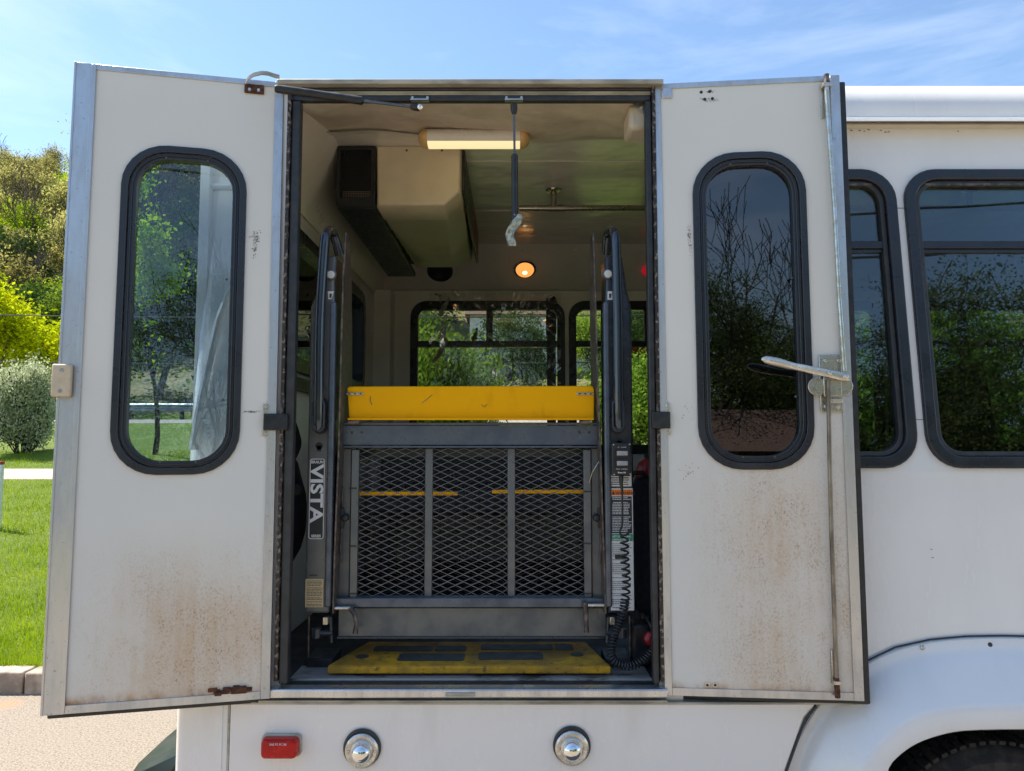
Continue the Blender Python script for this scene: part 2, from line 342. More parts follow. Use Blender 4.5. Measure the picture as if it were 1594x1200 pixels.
def cell(mb, F, u0, u1, v0, v1, hole, w0, w1):
    if hole is None: return mb.fbox(F, u0, u1, v0, v1, w0, w1)
    A = rr(u0, u1, v0, v1, 0.0); B = rr(*hole); return mb.ring(F, A, B, w0, w1)

# ================================================================== terrain
TP = [(-400, 0), (4.87, 0), (13, .87), (16, 1.30), (21.0, 2.04), (21.4, 2.06), (28, 2.48), (30, 2.55), (34, 2.4), (44, 5.5), (60, 13), (90, 27), (125, 43), (170, 44), (420, 44)]
def tz(y, x=0):
    for (a, za), (b, zb) in zip(TP, TP[1:]):
        if y <= b:
            t = (y-a)/(b-a); z = za+(zb-za)*t; break
    else: z = 50
    if y > 36:
        k = min(1, (y-36)/30); z += k*2.0*noise.noise(Vector((x*0.03, y*0.03, 0)))
        z *= 1-0.18*k*max(0, min(1, (x-10)/60))
    return z
def yof(py, y0=5, y1=60):
    best = min((abs(ZZ(py, y0+i*0.05)-tz(y0+i*0.05)), y0+i*0.05) for i in range(int((y1-y0)/0.05))); return best[1]
def grass_mat():
    m, t, b = nodes_of('lawn_grass'); f, _ = noise_fac(t, 0.9, 6, 0.7, None, 0.35, 0.65); g, _ = noise_fac(t, 40, 5, 0.8, None, 0.35, 0.65)
    c = mixc(t, f, (0.15, 0.25, 0.014), (0.23, 0.32, 0.022)); c = mixc(t, mathn(t, 'MULTIPLY', g, 0.6), c, (0.09, 0.14, 0.015))
    t.links.new(c, b.inputs['Base Color']); b.inputs['Roughness'].default_value = 0.9; bump(t, b, g, 0.8, 0.03); return m
def hill_mat():
    m, t, b = nodes_of('leaf_litter_hill'); f, _ = noise_fac(t, 0.25, 8, 0.75, None, 0.35, 0.65); g, _ = noise_fac(t, 3, 6, 0.8, None, 0.35, 0.65)
    c = mixc(t, f, (0.10, 0.13, 0.03), (0.30, 0.23, 0.14)); c = mixc(t, mathn(t, 'MULTIPLY', g, 0.6), c, (0.08, 0.08, 0.04))
    t.links.new(c, b.inputs['Base Color']); b.inputs['Roughness'].default_value = 1; return m
def agg_mat():
    m, t, b = nodes_of('pebbled_lot'); f, r = noise_fac(t, 95, 3, 0.8, None, 0.35, 0.62); g, _ = noise_fac(t, 0.8, 5, 0.6, None, 0.3, 0.7); k, _ = noise_fac(t, 60, 2, 0.5, None, 0.62, 0.66)
    c = mixc(t, f, (0.12, 0.10, 0.08), (0.325, 0.277, 0.222)); c = mixc(t, mathn(t, 'MULTIPLY', g, 0.25), c, (0.22, 0.195, 0.165)); c = mixc(t, k, c, (0.14, 0.11, 0.09))
    co_ = t.nodes.new('ShaderNodeTexCoord'); vd = t.nodes.new('ShaderNodeVectorMath'); vd.operation = 'DISTANCE'
    t.links.new(co_.outputs['Object'], vd.inputs[0]); q = P(8, 1097, 1); s_ = CZ/(CZ-q.z); vd.inputs[1].default_value = (q.x*s_, s_, 0)
    st = mathn(t, 'MULTIPLY', mrange(t, vd.outputs['Value'], 0.13, 0.0), mathn(t, 'ADD', f, 0.3), True)
    c = mixc(t, st, c, (0.45, 0.22, 0.13))
    t.links.new(c, b.inputs['Base Color']); b.inputs['Roughness'].default_value = 0.85; bump(t, b, r, 0.6, 0.006); return m
def conc_mat(name, a, b_):
    return mat(name, a, b_, 0.8, scale=8, bmp=0.4, bscale=90, bdist=0.004)
M['grass'] = grass_mat(); M['hill'] = hill_mat(); M['agg'] = agg_mat()
M['kerb'] = conc_mat('concrete_kerb', (0.46, 0.38, 0.31), (0.27, 0.22, 0.175)); M['walk'] = conc_mat('concrete_walk', (0.44, 0.36, 0.29), (0.36, 0.30, 0.24))
M['road'] = conc_mat('pale_asphalt_road', (0.30, 0.25, 0.22), (0.25, 0.21, 0.19))
def sheet(name, x0, x1, nx, ys, m, dz=0.0, kind='structure'):
    mb = MB(); vs_ = []; xs = [x0+(x1-x0)*i/nx for i in range(nx+1)]
    for y in ys:
        for x in xs: vs_.append((x, y, tz(y, x)+dz))
    fs = [(j*(nx+1)+i, j*(nx+1)+i+1, (j+1)*(nx+1)+i+1, (j+1)*(nx+1)+i) for j in range(len(ys)-1) for i in range(nx)]
    mb.add(vs_, fs); o = obj(name, mb, m, origin=(0, 0, 0), recalc=False); struct(o, kind); return o
def seq(a, b, n): return [a+(b-a)*i/n for i in range(n+1)]
sheet('ground', -400, 400, 1, [-400, -13, 4.86], M['agg'])
sheet('lawn', -160, 160, 40, [4.95]+seq(6, 21, 15)+[21.4], M['grass'], 0.115)
sheet('lawn', -160, 160, 40, seq(28, 36, 8), M['grass'], 0.0)
sheet('hill', -300, 300, 80, seq(36, 180, 60)+[300, 420], M['hill'])
sheet('lawn', -160, 160, 4, [-200, -60, -13], M['grass'], 0.06)
sheet('road', -160, 160, 8, seq(21.4, 28, 3), M['road'], 0.004)
mb = MB(); vs_ = []; 
for x in seq(-60, 60, 60):
    pass
sw = sheet('sidewalk', -60, 60, 30, [12.85, 13, 13.9], M['walk'], 0.121)
# kerb in cast lengths
mb = MB(); x = -30.0; rnd = random.Random(4)
while x < 30:
    L = 2.4; mb.box(x+0.006, x+L-0.006, 4.86, 5.02, -0.02, 0.135+rnd.uniform(-0.004, 0.004)); x += L
# shift so that one joint stands where the photo shows it
kx = P(42, 1060, 4.9).x
off = (kx+30) % 2.4; mb.v = [(a+off, b, c) for a, b, c in mb.v]
k = obj('kerb', mb, M['kerb'], bevel=0.012); struct(k)

# ================================================================== BUS
YD = 2.2; YS = 2.262; LEAN = rad(4.8)
FL = 0.895; CEIL = 2.755; YF = 4.55; XR = -0.83; XEND = 4.7; XB = -1.0
bus = thing('shuttle_bus', 'white shuttle bus seen from its kerb side with both lift doors swung open', 'bus', (1.5, 3.4, 0))
BELT = ZZ(735, YS)
SU = Frame((0, YS, BELT), (1, 0, 0), (0, math.sin(LEAN), math.cos(LEAN)), (0, -math.cos(LEAN), math.sin(LEAN)))
SD = FY(YS)
opL, opR = XX(445, 600, YD), XX(1020, 600, YD)
zT = ZZ(156, YD); zB = ZZ(1064, YD)
# ---- windows on the near side (right of the lift) in the leaning upper skin
def win_uv(F, l, r_, t_, b_, pymid=500):
    u0 = F.uv(l[0], l[1])[0] if l else None; u1 = F.uv(r_[0], r_[1])[0] if r_ else None
    return u0, u1, F.uv(1450, b_)[1], F.uv(1450, t_)[1]
_, w1r, wv0, wv1 = win_uv(SU, None, (1423, 660), 266, 728)
w2l, _, _, _ = win_uv(SU, (1424, 500), None, 266, 728)
WH = 0.95
wins = [(w1r-0.95, w1r), (w2l, w2l+WH), (w2l+WH+0.075, w2l+2*WH+0.075), (w2l+2*WH+0.15, w2l+3*WH+0.15)]
vtop = (2.66-BELT)/math.cos(LEAN)
mb = MB(); edges = [opR+0.02]+[(wins[i][1]+wins[i+1][0])/2 for i in range(3)]+[XEND]
for i, (a, b) in enumerate(wins):
    if i == 0: a = max(a, opR+0.06)
    wins[i] = (a, b); cell(mb, SU, edges[i], edges[i+1], 0, vtop, (a, b, wv0, wv1, 0.105), -0.04, 0)
obj('side_skin', mb, M['white'], bus)
# skin left of the lift (rear corner) above the belt, seen through the left door glass
mb = MB(); mb.fbox(SU, XB+0.05, opL-0.03, 0, vtop, -0.04, 0)
def corner_col(F, v0, v1):
    pts = [(XB+0.05-0.05*math.sin(rad(a)), -0.05+0.05*math.cos(rad(a))) for a in range(0, 91, 15)]
    vv = [F(u, v0, w_) for u, w_ in pts]+[F(u, v1, w_) for u, w_ in pts]; n = len(pts)
    mb.add(vv, [(i, i+1, i+1+n, i+n) for i in range(n-1)])
corner_col(SU, 0, vtop)
cell(mb, Frame((XB, 0, 0), (0, 1, 0), (0, 0, 1), (-1, 0, 0)), YS+0.05, 4.66, 0.42, 2.66, (2.5, 4.06, 1.87, 2.42, 0.10), -0.03, 0)
obj('rear_corner', mb, M['white'], bus)
mb = MB(); mb.tube([P(300, 700, YS-0.005), P(310, 640, YS+0.0), P(324, 570, YS+.005), P(340, 500, YS+.012), P(358, 452, YS+.02), P(385, 425, YS+.026)], 0.013, 8)  # added ridge shaped to stand for a curved shadow line on the cap
mb.tube([SU(XB+0.02, 0.92, 0.0), SU(opL-0.04, 0.92, 0.006)], 0.012, 8)
obj('rear_cap_rim_shade_arc', mb, M['white'], bus)
# ---- window assemblies
def side_window(a, b, sash=True):
    ro = 0.105
    W = obj('window', MB().ring(SU, rr(a-0.002, b+0.002, wv0-0.002, wv1+0.002, ro), rr(a+0.034, b-0.034, wv0+0.034, wv1-0.034, ro-0.030), -0.012, 0.014), M['frame'], bus, bevel=0.005)
    mb = MB().ring(SU, rr(a+0.034, b-0.034, wv0+0.034, wv1-0.034, ro-0.03), rr(a+0.050, b-0.050, wv0+0.05, wv1-0.05, ro-0.044), -0.022, 0.002)
    obj('sash', mb, M['dark_trim'], W, bevel=0.003)
    vm = SU.uv(1450, 380)[1]
    mb = MB().fbox(SU, a+0.045, b-0.045, vm-0.013, vm+0.012, -0.02, -0.002).fbox(SU, a+0.045, b-0.045, vm-0.026, vm-0.0135, -0.02, -0.008)
    obj('crossbar', mb, M['frame'], W, bevel=0.002)
    obj('sash_trim', MB().fbox(SU, a+0.07, b-0.07, wv1-0.0515, wv1-0.044, -0.012, 0.0035), M['worn_edge'], W)
    mb = MB().extr(SU, rr(a+0.03, b-0.03, wv0+0.03, wv1-0.03, ro-0.03), -0.0185, -0.0145)
    obj('pane', mb, M['glass_side'], W, smooth=False)
for a, b in wins: side_window(a, b)
# ---- lower skin with wheel arch
xc = XX(1556, 1000, YS)
def mir(pts): return pts+[(2*xc-x, z) for x, z in reversed(pts[:-1])]
def arch(pxs, Y, ext):
    L = [(P(a, b, Y).x, P(a, b, Y).z) for a, b in pxs if a < 1556]
    L[-1] = (xc, L[-1][1])
    dx = L[0][0]-L[1][0]; dz = L[0][1]-L[1][1]; k_ = (0.40-L[0][1])/dz if abs(dz) > 1e-6 else 0
    L = [(L[0][0]+dx*min(k_, 3)*0.55, 0.40)]+L
    return mir(L)
A_ = [(1222, 1200), (1242, 1150), (1270, 1100), (1305, 1062), (1345, 1034), (1395, 1010), (1450, 998), (1505, 993), (1550, 992)]
A2 = [(1237, 1200), (1257, 1152), (1284, 1108), (1316, 1073), (1352, 1049), (1400, 1026), (1452, 1014), (1505, 1010), (1550, 1009)]
B_ = [(1336, 1200), (1346, 1180), (1362, 1158), (1382, 1138), (1405, 1119), (1436, 1104), (1470, 1097), (1510, 1094), (1550, 1093)]
D_ = [(1383, 1200), (1394, 1188), (1408, 1175), (1424, 1164), (1442, 1156), (1464, 1149), (1488, 1143), (1518, 1140), (1550, 1139)]
cA = arch(A_, YS-0.012, 0); cA2 = arch(A2, YS-0.014, 0); cB = arch(B_, 2.135, 0); cD = arch(D_, 2.125, 0)
mb = MB()
inner = [(x, z) for x, z in arch(A2, YS, 0)]
poly = [(opR+0.02, 0.40)]+inner+[(XEND, 0.40), (XEND, BELT), (opR+0.02, BELT)]
mb.extr(SD, poly, -0.03, 0.0)
obj('lower_skin', mb, M['white'], bus)
# shallow swage line below the windows is left out of the flat skin on purpose: the real panel is smooth
mb = MB(); rows = []
def arow(c, Y): return [Vector((x, Y, z)) for x, z in c]
n_ = len(cA)
rows.append(arow(cA, YS-0.001)); rows.append(arow(cA, YS-0.012)); rows.append(arow(cA2, YS-0.014))
for t_ in (0.12, 0.3, 0.5, 0.7, 0.86, 0.95):
    q = [(a[0]+(b[0]-a[0])*t_, a[1]+(b[1]-a[1])*t_) for a, b in zip(cA2, cB)]
    yy = (YS-0.014)+(2.135-(YS-0.014))*(t_**0.85)
    rows.append(arow(q, yy))
rows += [arow(cB, 2.135), arow([(a[0]*.9+b[0]*.1, a[1]*.9+b[1]*.1) for a, b in zip(cB, cD)], 2.128), arow([((a[0]+b[0])/2, (a[1]+b[1])/2) for a, b in zip(cB, cD)], 2.125), arow(cD, 2.127), arow(cD, 2.145), arow(cD, YS+0.03)]
mb.add([p for r_ in rows for p in r_], [(j*n_+i, j*n_+i+1, (j+1)*n_+i+1, (j+1)*n_+i) for j in range(len(rows)-1) for i in range(n_-1)])
fen = obj('fender_flare', mb, M['white'], bus)
try: fen.data.set_sharp_from_angle(angle=rad(60))
except Exception: pass
fen.modifiers.new('sub', 'SUBSURF').levels = 1; fen.modifiers['sub'].render_levels = 1
# rim seam and rivets
mb = MB(); mb.tube([Vector((x, YS-0.006, z+0.0035)) for x, z in cA[1:-1]], 0.0028, 5)
obj('fender_seal', mb, M['rubber'], bus)
for px_, py_, m_ in ((1436, 1008, 'zinc'), (1541, 1004, 'rubber')):
    q = P(px_, py_, YS-0.013); obj('rivet', MB().lathe(q, (0, -1, 0), [(0, 0.008), (0.002, 0.007), (0.004, 0.003)], 12), M[m_], bus)
# wheel well
mb = MB(); mb.box(xc-0.62, xc+0.62, YS+0.01, YS+0.5, 0.86, 0.9); mb.box(xc-0.64, xc-0.62, YS+0.03, YS+0.5, 0.2, 0.9); mb.box(xc+0.62, xc+0.64, YS+0.03, YS+0.5, 0.2, 0.9); mb.box(xc-0.62, xc+0.62, YS+0.5, YS+0.52, 0.2, 0.9)
obj('wheel_well', mb, M['well'], bus)
def tyre(xw, yw, R_=0.375, wd=0.24):
    wo = obj('wheel', MB().lathe((xw, yw+wd*0.3, R_), (0, -1, 0), [(0, 0.06), (0.0, 0.21), (0.10, 0.215), (0.14, 0.20), (0.10, 0.17), (0.05, 0.10), (0.06, 0.05), (0.08, 0.001)], 32), M['alu'], bus)
    t_ = MB().lathe((xw, yw, R_), (0, -1, 0), [(-wd/2, 0.22), (-wd/2+.0, 0.30), (-wd/2+0.03, R_-0.02), (-wd/2+0.05, R_-.008), (wd/2-0.05, R_-.008), (wd/2-0.03, R_-0.02), (wd/2, 0.30), (wd/2, 0.22)], 64)
    for i in range(72):
        a = 2*math.pi*i/72
        for s_, w0 in ((1, 0.03), (-1, -0.10), (0, -0.03)):
            c = Vector((math.cos(a), 0, math.sin(a))); tn = Vector((-c.z, 0, c.x)); y0 = yw-(w0+0.035)+(0.0)
            o = Vector((xw, y0, R_))+c*(R_-0.010)+tn*(0.01*s_); r1 = tn*0.0095
            q = [o-r1-Vector((0, 0.033, 0)), o+r1-Vector((0, 0.033, 0)), o+r1+Vector((0, 0.026, 0)), o-r1+Vector((0, 0.026, 0))]
            t_.hexa(q, [p+c*0.011 for p in q])
    obj('tyre', t_, M['tyre'], wo)
tyre(xc, 2.40, 0.352)
# ---- lower panel beneath the lift doors
lpz = ZZ(1094, YD); pl = XX(357, 1150, YD)
mb = MB(); q1 = P(1268, 1099, YD); q2 = P(1222, 1200, YD)
mb.extr(FY(YD), [(pl, 0.40), (q2.x-(q1.x-q2.x)*0.45, 0.40), (q2.x, q2.z), (q1.x-0.03, q1.z-0.03), (q1.x, q1.z), (q1.x, lpz), (pl, lpz)], -0.03, 0)
obj('skirt_panel', mb, M['white_low'], bus, bevel=0.004)
# dark sealant where panel meets fender
mb = MB(); mb.tube([Vector((q1.x+0.006, YD-0.001, q1.z+0.0)), Vector((q1.x-0.028, YD-0.001, q1.z-0.034)), Vector((q2.x+0.004, YD-0.001, q2.z)), Vector((q2.x-0.045, YD-0.001, 0.41))], 0.0035, 6)
obj('panel_sealant', mb, M['rubber'], bus)
obj('panel_sealant', MB().box(pl-0.007, pl-0.001, YD+0.002, YD+0.02, 0.40, lpz), M['beige_trim'], bus)
rxx = XX(268, 1150, YD)
mb = MB(); mb.box(rxx+0.03, pl-0.008, YD+0.004, YD+0.03, 0.40, lpz+0.04)
pts = [(rxx+0.03-0.03*math.sin(rad(a)), YD+0.034-0.03*math.cos(rad(a))) for a in range(0, 91, 15)]
mb.add([(x, y, 0.4) for x, y in pts]+[(x, y, BELT) for x, y in pts], [(i, i+1, i+1+7, i+7) for i in range(6)])
mb.box(rxx, rxx+0.02, YD+0.034, 4.66, 0.40, BELT); mb.box(rxx+0.03, opL-0.03, YD+0.004, YD+0.03, lpz+0.04, BELT)
obj('rear_quarter_panel', mb, M['white_low'], bus)
mb = MB(); mb.box(pl-0.03, pl-0.022, YD+0.001, YD+0.006, 0.40, lpz-0.002); obj('panel_trim', mb, M['white'], bus)
# skirt top: rub rail and sill
mb = MB(); mb.box(pl-0.01, opR+0.62, YD-0.006, YD+0.03, ZZ(1096, YD), ZZ(1092, YD)); mb.box(XX(404, 1090, YD), opR+0.02, YD-0.012, YD+0.03, ZZ(1091.5, YD), ZZ(1088, YD))
obj('rub_rail', mb, M['beige_trim'], bus, bevel=0.002)
mb = MB(); mb.box(opL-0.02, opR+0.02, YD-0.026, YD+0.02, ZZ(1087.5, YD-.026), ZZ(1073, YD-.026)); mb.box(opL+0.0, opR-0.0, YD+0.022, YD+0.06, ZZ(1087, YD), ZZ(1070, YD))
obj('sill', mb, M['alu2'], bus, bevel=0.005)
q = P(715, 1081, YD-0.027); obj('sill_catch', MB().box(q.x-0.04, q.x+0.045, YD-0.031, YD-0.024, q.z-0.005, q.z+0.005), M['beige_trim'], bus, bevel=0.002)
mb = MB(); mb.box(opL, opR, YD+0.062, YD+0.12, FL-0.05, FL-0.022); mb.box(opL+.01, opR-.01, YD+0.02, YD+0.061, FL-0.03, ZZ(1066, YD+0.02)); obj('sill_channel', mb, M['black'], bus)
mb = MB(); mb.box(opL+0.01, opR-0.01, YD+0.062, YD+0.20, FL-0.02, FL+0.003); mb.box(opL+0.01, opR-0.01, YD+0.058, YD+0.064, FL-0.03, FL+0.006)
obj('threshold_plate', mb, mat('scuffed_threshold', (0.42, 0.40, 0.38), (0.08, 0.07, 0.06), 0.5, metal=0.4, scale=18, lo=0.50, hi=0.68, stretch=(0.4, 1, 1)), bus, bevel=0.002)
# ---- marker lamps
def marker():
    c = P(438, 1160, YD-0.01); F = Frame(c, (1, 0, 0), (0, 0, 1), (0, -1, 0))
    base = obj('marker_lamp', MB().extr(F, rr(-0.057, 0.057, -0.031, 0.031, 0.014), -0.010, 0.004), M['beige_trim'], bus, bevel=0.002)
    mb = MB(); A = rr(-0.053, 0.053, -0.0285, 0.0265, 0.013); k_ = [(1.0, 0.004), (0.985, 0.018), (0.93, 0.026), (0.8, 0.030), (0.4, 0.0315), (0.02, 0.032)]
    n = len(A); vv = [F(a*s_, b*s_, h) for s_, h in k_ for a, b in A]
    mb.add(vv, [(j*n+i, j*n+(i+1) % n, (j+1)*n+(i+1) % n, (j+1)*n+i) for j in range(len(k_)-1) for i in range(n)]+[tuple(range((len(k_)-1)*n, len(k_)*n))])
    obj('lens', mb, M['lens_red'], base)
    text('SAE P2 PC 88', 0.0085, F, 0, 0.012, 0.033, M['decal_white'], base, align='CENTER')
marker()
for i, (px_, py_) in enumerate(((564, 1167), (890, 1163))):
    c = P(px_, py_, YD-0.002)
    g = obj('marker_lamp', MB().lathe(c+Vector((0, 0, 0.006)), (0, -1, 0), [(0, 0.054), (0.006, 0.054), (0.008, 0.047), (0.004, 0.045)], 40), M['rubber'], bus)
    F = Frame(c, (1, 0, 0), (0, 0, 1), (0, -1, 0))
    mb = MB(); mb.lathe(c, (0, -1, 0), [(0.002, 0.049), (0.010, 0.048), (0.014, 0.043), (0.012, 0.034), (0.018, 0.031), (0.020, 0.028)], 40)
    obj('bezel', mb, M['cast'], g)
    prof = [(0.018, 0.0285)]+[(0.018+0.022*math.sin(rad(a)), 0.0285*math.cos(rad(a))) for a in range(10, 86, 12)]
    obj('lens', MB().lathe(c-Vector((0, 0, 0.003)), (0, -1, 0), prof, 32), M['chrome'], g)
    for s_ in (-1, 1): obj('screw', MB().lathe(c+Vector((s_*0.039, -0.013, 0.0)), (0, -1, 0), [(0, 0.005), (0.002, 0.004)], 10), M['zinc'], g)
# ---- door surround
mb = MB(); zt0 = ZZ(130, YD-0.03); zt1 = ZZ(122.5, YD-0.03)
mb.box(XX(431, 126, 2.17), XX(1033, 126, 2.17), YD-0.03, YD+0.03, zt0, zt1)
obj('header_cap', mb, M['beige_trim'], bus, bevel=0.002)
obj('header_flashing', MB().hexa([(opL-.05, YD+0.031, zt1-0.012), (opR+.05, YD+0.031, zt1-0.012), (opR+.05, YD+0.30, 2.775), (opL-.05, YD+0.30, 2.775)], [(opL-.05, YD+0.031, zt1-0.004), (opR+.05, YD+0.031, zt1-0.004), (opR+.05, YD+0.30, 2.785), (opL-.05, YD+0.30, 2.785)]), M['white'], bus)
obj('header_seal', MB().box(opL-0.02, opR+0.01, YD-0.008, YD+0.022, ZZ(140, YD-0.008), zt0-0.001), M['rubber'], bus, bevel=0.003)
mb = MB().box(opL-0.0, opR+0.0, YD+0.002, YD+0.022, ZZ(148, YD+0.002), ZZ(140, YD)-0.001).box(opL, opR, YD-0.002, YD+0.0015, ZZ(144.5, YD), ZZ(142, YD))
obj('header_rail', mb, M['beige_trim'], bus, bevel=0.002)
obj('header_gasket', MB().box(opL-0.01, opR, YD-0.003, YD+0.022, ZZ(157, YD), ZZ(148, YD)-0.001), M['rubber'], bus, bevel=0.004)
for s_, xo, xi in ((1, opL, XX(459, 600, YD)), (-1, opR, XX(1010, 600, YD))):
    obj('jamb_gasket', MB().box(xo, xi, YD-0.006, YD+0.024, zB-0.0, ZZ(157, YD)-0.001), M['rubber'], bus, bevel=0.004)
    obj('jamb', MB().box(xo-s_*0.07, xo-s_*0.001, YD+0.012, YD+0.026, zB-0.05, zt0-0.001), M['white'], bus)
    mb = MB(); 
    xa = xo-s_*0.001; xb = xo-s_*0.011
    mb.box(xa, xb, YD-0.014, YD+0.011, zB+0.01, ZZ(133, YD))
    obj('piano_hinge', mb, M['hinge'], bus)
# ---- roof at the right, drip rail
y_top = YS+math.sin(LEAN)*vtop
mb = MB(); prof = []
yr = 2.345
prof += [(yr-0.035, ZZ(200, yr-0.035)), (yr-0.048, ZZ(187.5, yr-0.048)), (yr-0.045, ZZ(184, yr-0.045)), (yr-0.012, ZZ(182.6, yr-0.012))]
prof = prof[:3]
def strip(prof, x0, x1, m_, name, closed=False, par=bus):
    mb = MB(); n = len(prof); mb.add([(x0, y, z) for y, z in prof]+[(x1, y, z) for y, z in prof], [(i, i+1, i+1+n, i+n) for i in range(n-1)]+([(n-1, 0, n, 2*n-1)] if closed else [])+[tuple(range(n)), tuple(range(2*n-1, n-1, -1))] if closed else [(i, i+1, i+1+n, i+n) for i in range(n-1)])
    return obj(name, mb, m_, par)
zr = lambda py, Y: ZZ(py, Y)
# rounded eave of the fibreglass roof
z0 = zr(184, yr-0.02); z1 = zr(145, yr+0.11)
eave = [(yr-0.018, z0)]
for a in range(0, 91, 10):
    eave.append((yr-0.018+0.14*(1-math.cos(rad(a))), z0+0.02+(z1+0.016-z0-0.02)*math.sin(rad(a))))
eave += [(2.8, z1+0.04), (3.4, z1+0.06), (4.1, z1+0.03), (4.5, z1-0.02), (4.64, z0)]
rf_ = strip(eave, opR+0.022, XEND, M['white'], 'roof')
strip(eave, XB+0.02, opL-0.055, M['white'], 'roof')
strip([(2.47, 2.784)]+eave[-5:-1]+[eave[-1]], opL-0.055, opR+0.022, M['white'], 'roof')
obj('roof_end', MB().extr(Frame((XB+0.02, 0, 0), (0, 1, 0), (0, 0, 1), (1, 0, 0)), eave, 0, 0.004), M['white'], bus)
rail = [(yr-0.02, zr(182.5, yr-0.02)), (yr-0.045, zr(183.5, yr-0.045)), (yr-0.05, zr(188, yr-0.05)), (yr-0.03, zr(189, yr-0.03))]
strip(rail+[(yr, zr(189, yr)-.002), (yr, zr(182, yr))], opR+0.03, XEND, M['white'], 'drip_rail', True)
zsk = SU(0, vtop, 0)
strip([(zsk.y-0.008, zr(200, zsk.y-0.008)), (zsk.y-0.012, zr(194, zsk.y-0.012)), (zsk.y-0.004, zr(188.7, zsk.y-.004)), (zsk.y+0.02, zr(188, zsk.y+0.02)), (zsk.y+0.02, zr(201, zsk.y+0.02))], opR+0.03, XEND, mat('stained_cream_trim', (0.66, 0.61, 0.50), (0.42, 0.36, 0.26), 0.5, scale=9, lo=0.5, hi=0.8, stretch=(0.4, 1, 1)), 'gutter_trim', True)
rnd = random.Random(3)
for px_ in (1325, 1338, 1345, 1352, 1371, 1378, 1383, 1491):
    q = P(px_, 202+rnd.uniform(0, 4), zsk.y-0.003); hw = rnd.uniform(0.0015, 0.004); obj('paint_chip', MB().box(q.x-hw, q.x+hw, zsk.y-0.006, zsk.y, q.z-0.001, q.z+0.001), M['scuff'], bus)
for px_, py_ in ((1450, 855), (1452, 868), (1500, 1022)):
    q = P(px_, py_, YS-0.001); obj('paint_chip', MB().box(q.x-0.003, q.x+0.003, YS-0.0015, YS, q.z-0.0008, q.z+0.0008), M['scuff'], bus)
for v_ in (SU.uv(1430, 653)[1], SU.uv(1400, 324)[1]): obj('pillar_seam', MB().fbox(SU, wins[0][1]+0.003, wins[1][0]-0.003, v_-0.0008, v_+0.0008, 0, 0.001), M['dark_trim'], bus)
# ---- other sides of the shell
mb = MB(); mb.box(XEND, XEND+0.03, YS, 4.66, 0.4, z0); obj('front_bulkhead', mb, M['white'], bus)
# ---- interior shell
XI = XEND-0.02
obj('floor', MB().box(XR-0.02, XI, YD+0.12, YF+0.02, FL-0.06, FL-0.003), M['floor'], bus)
mb = MB(); mb.box(XR-0.02, XI, 2.43, YF-0.3, CEIL, CEIL+0.02)
for yy in (2.95, 3.6): mb.box(XR, XI, yy, yy+0.03, CEIL-0.004, CEIL-0.0005)
obj('ceiling', mb, M['ceil'], bus)
zc0 = ZZ(386, 4.25); zc1 = ZZ(452, 4.53)
mb = MB(); mb.add([(XR, 4.22, CEIL+0.001), (XI, 4.22, CEIL+0.001), (XI, 4.50, zc1), (XR, 4.50, zc1), (XI, 4.56, zc1), (XR, 4.56, zc1)], [(0, 1, 2, 3), (3, 2, 4, 5)])
obj('far_cove', mb, M['liner'], bus, smooth=False)
cvF = Frame((0, 4.22, CEIL), (1, 0, 0), Vector((0, 0.28, zc1-CEIL)), Vector((0, (zc1-CEIL), -0.28)))
# near cove / headliner: lumpy loose sheet from header to ceiling
mb = MB(); nx, ny = 70, 16; vs_ = []; hz0 = ZZ(155, YD+0.022)
def hl_edge(x):   # how far in the loose sheet reaches
    return 0.44+0.035*math.sin(x*4.4+1.0)+0.02*noise.noise(Vector((x*5, 0, 0)))
for j in range(ny+1):
    t_ = j/ny
    for i in range(nx+1):
        x = opL-0.04+(opR+0.03-opL+0.04)*i/nx
        y = YD+0.022+hl_edge(x)*t_; z = hz0+(CEIL-0.006-hz0)*(math.sin(t_*math.pi/2)**0.9)
        sag = 0.016*(1+math.sin(x*4.1+0.6))*math.sin(t_*2.6)+0.012*noise.noise(Vector((x*4, t_*3, 0)))*t_+0.004*noise.noise(Vector((x*16, t_*9, 3)))
        sag += 0.035*math.exp(-((x-0.40)/0.10)**2)*math.sin(t_*math.pi)**0.7+0.02*math.exp(-((x+0.62)/0.08)**2)*math.sin(t_*math.pi)
        vs_.append((x, y, z-max(0, sag)))
mb.add(vs_, [(j*(nx+1)+i, j*(nx+1)+i+1, (j+1)*(nx+1)+i+1, (j+1)*(nx+1)+i) for j in range(ny) for i in range(nx)])
obj('headliner', mb, M['headliner'], bus)
mb = MB(); a_, b_ = [], []
for i in range(61):
    x = opL-0.03+(opR+0.02-opL+0.03)*i/60; y = YD+0.022+hl_edge(x); d_ = 0.012*(1+noise.noise(Vector((x*7, 1, 0))))
    a_.append((x, y-0.002, CEIL-0.010-d_*.6)); b_.append((x, y+0.055, CEIL-0.004))
mb.add(a_+b_, [(i, i+1, 62+i, 61+i) for i in range(60)])
obj('moulding', mb, M['liner'], bus)
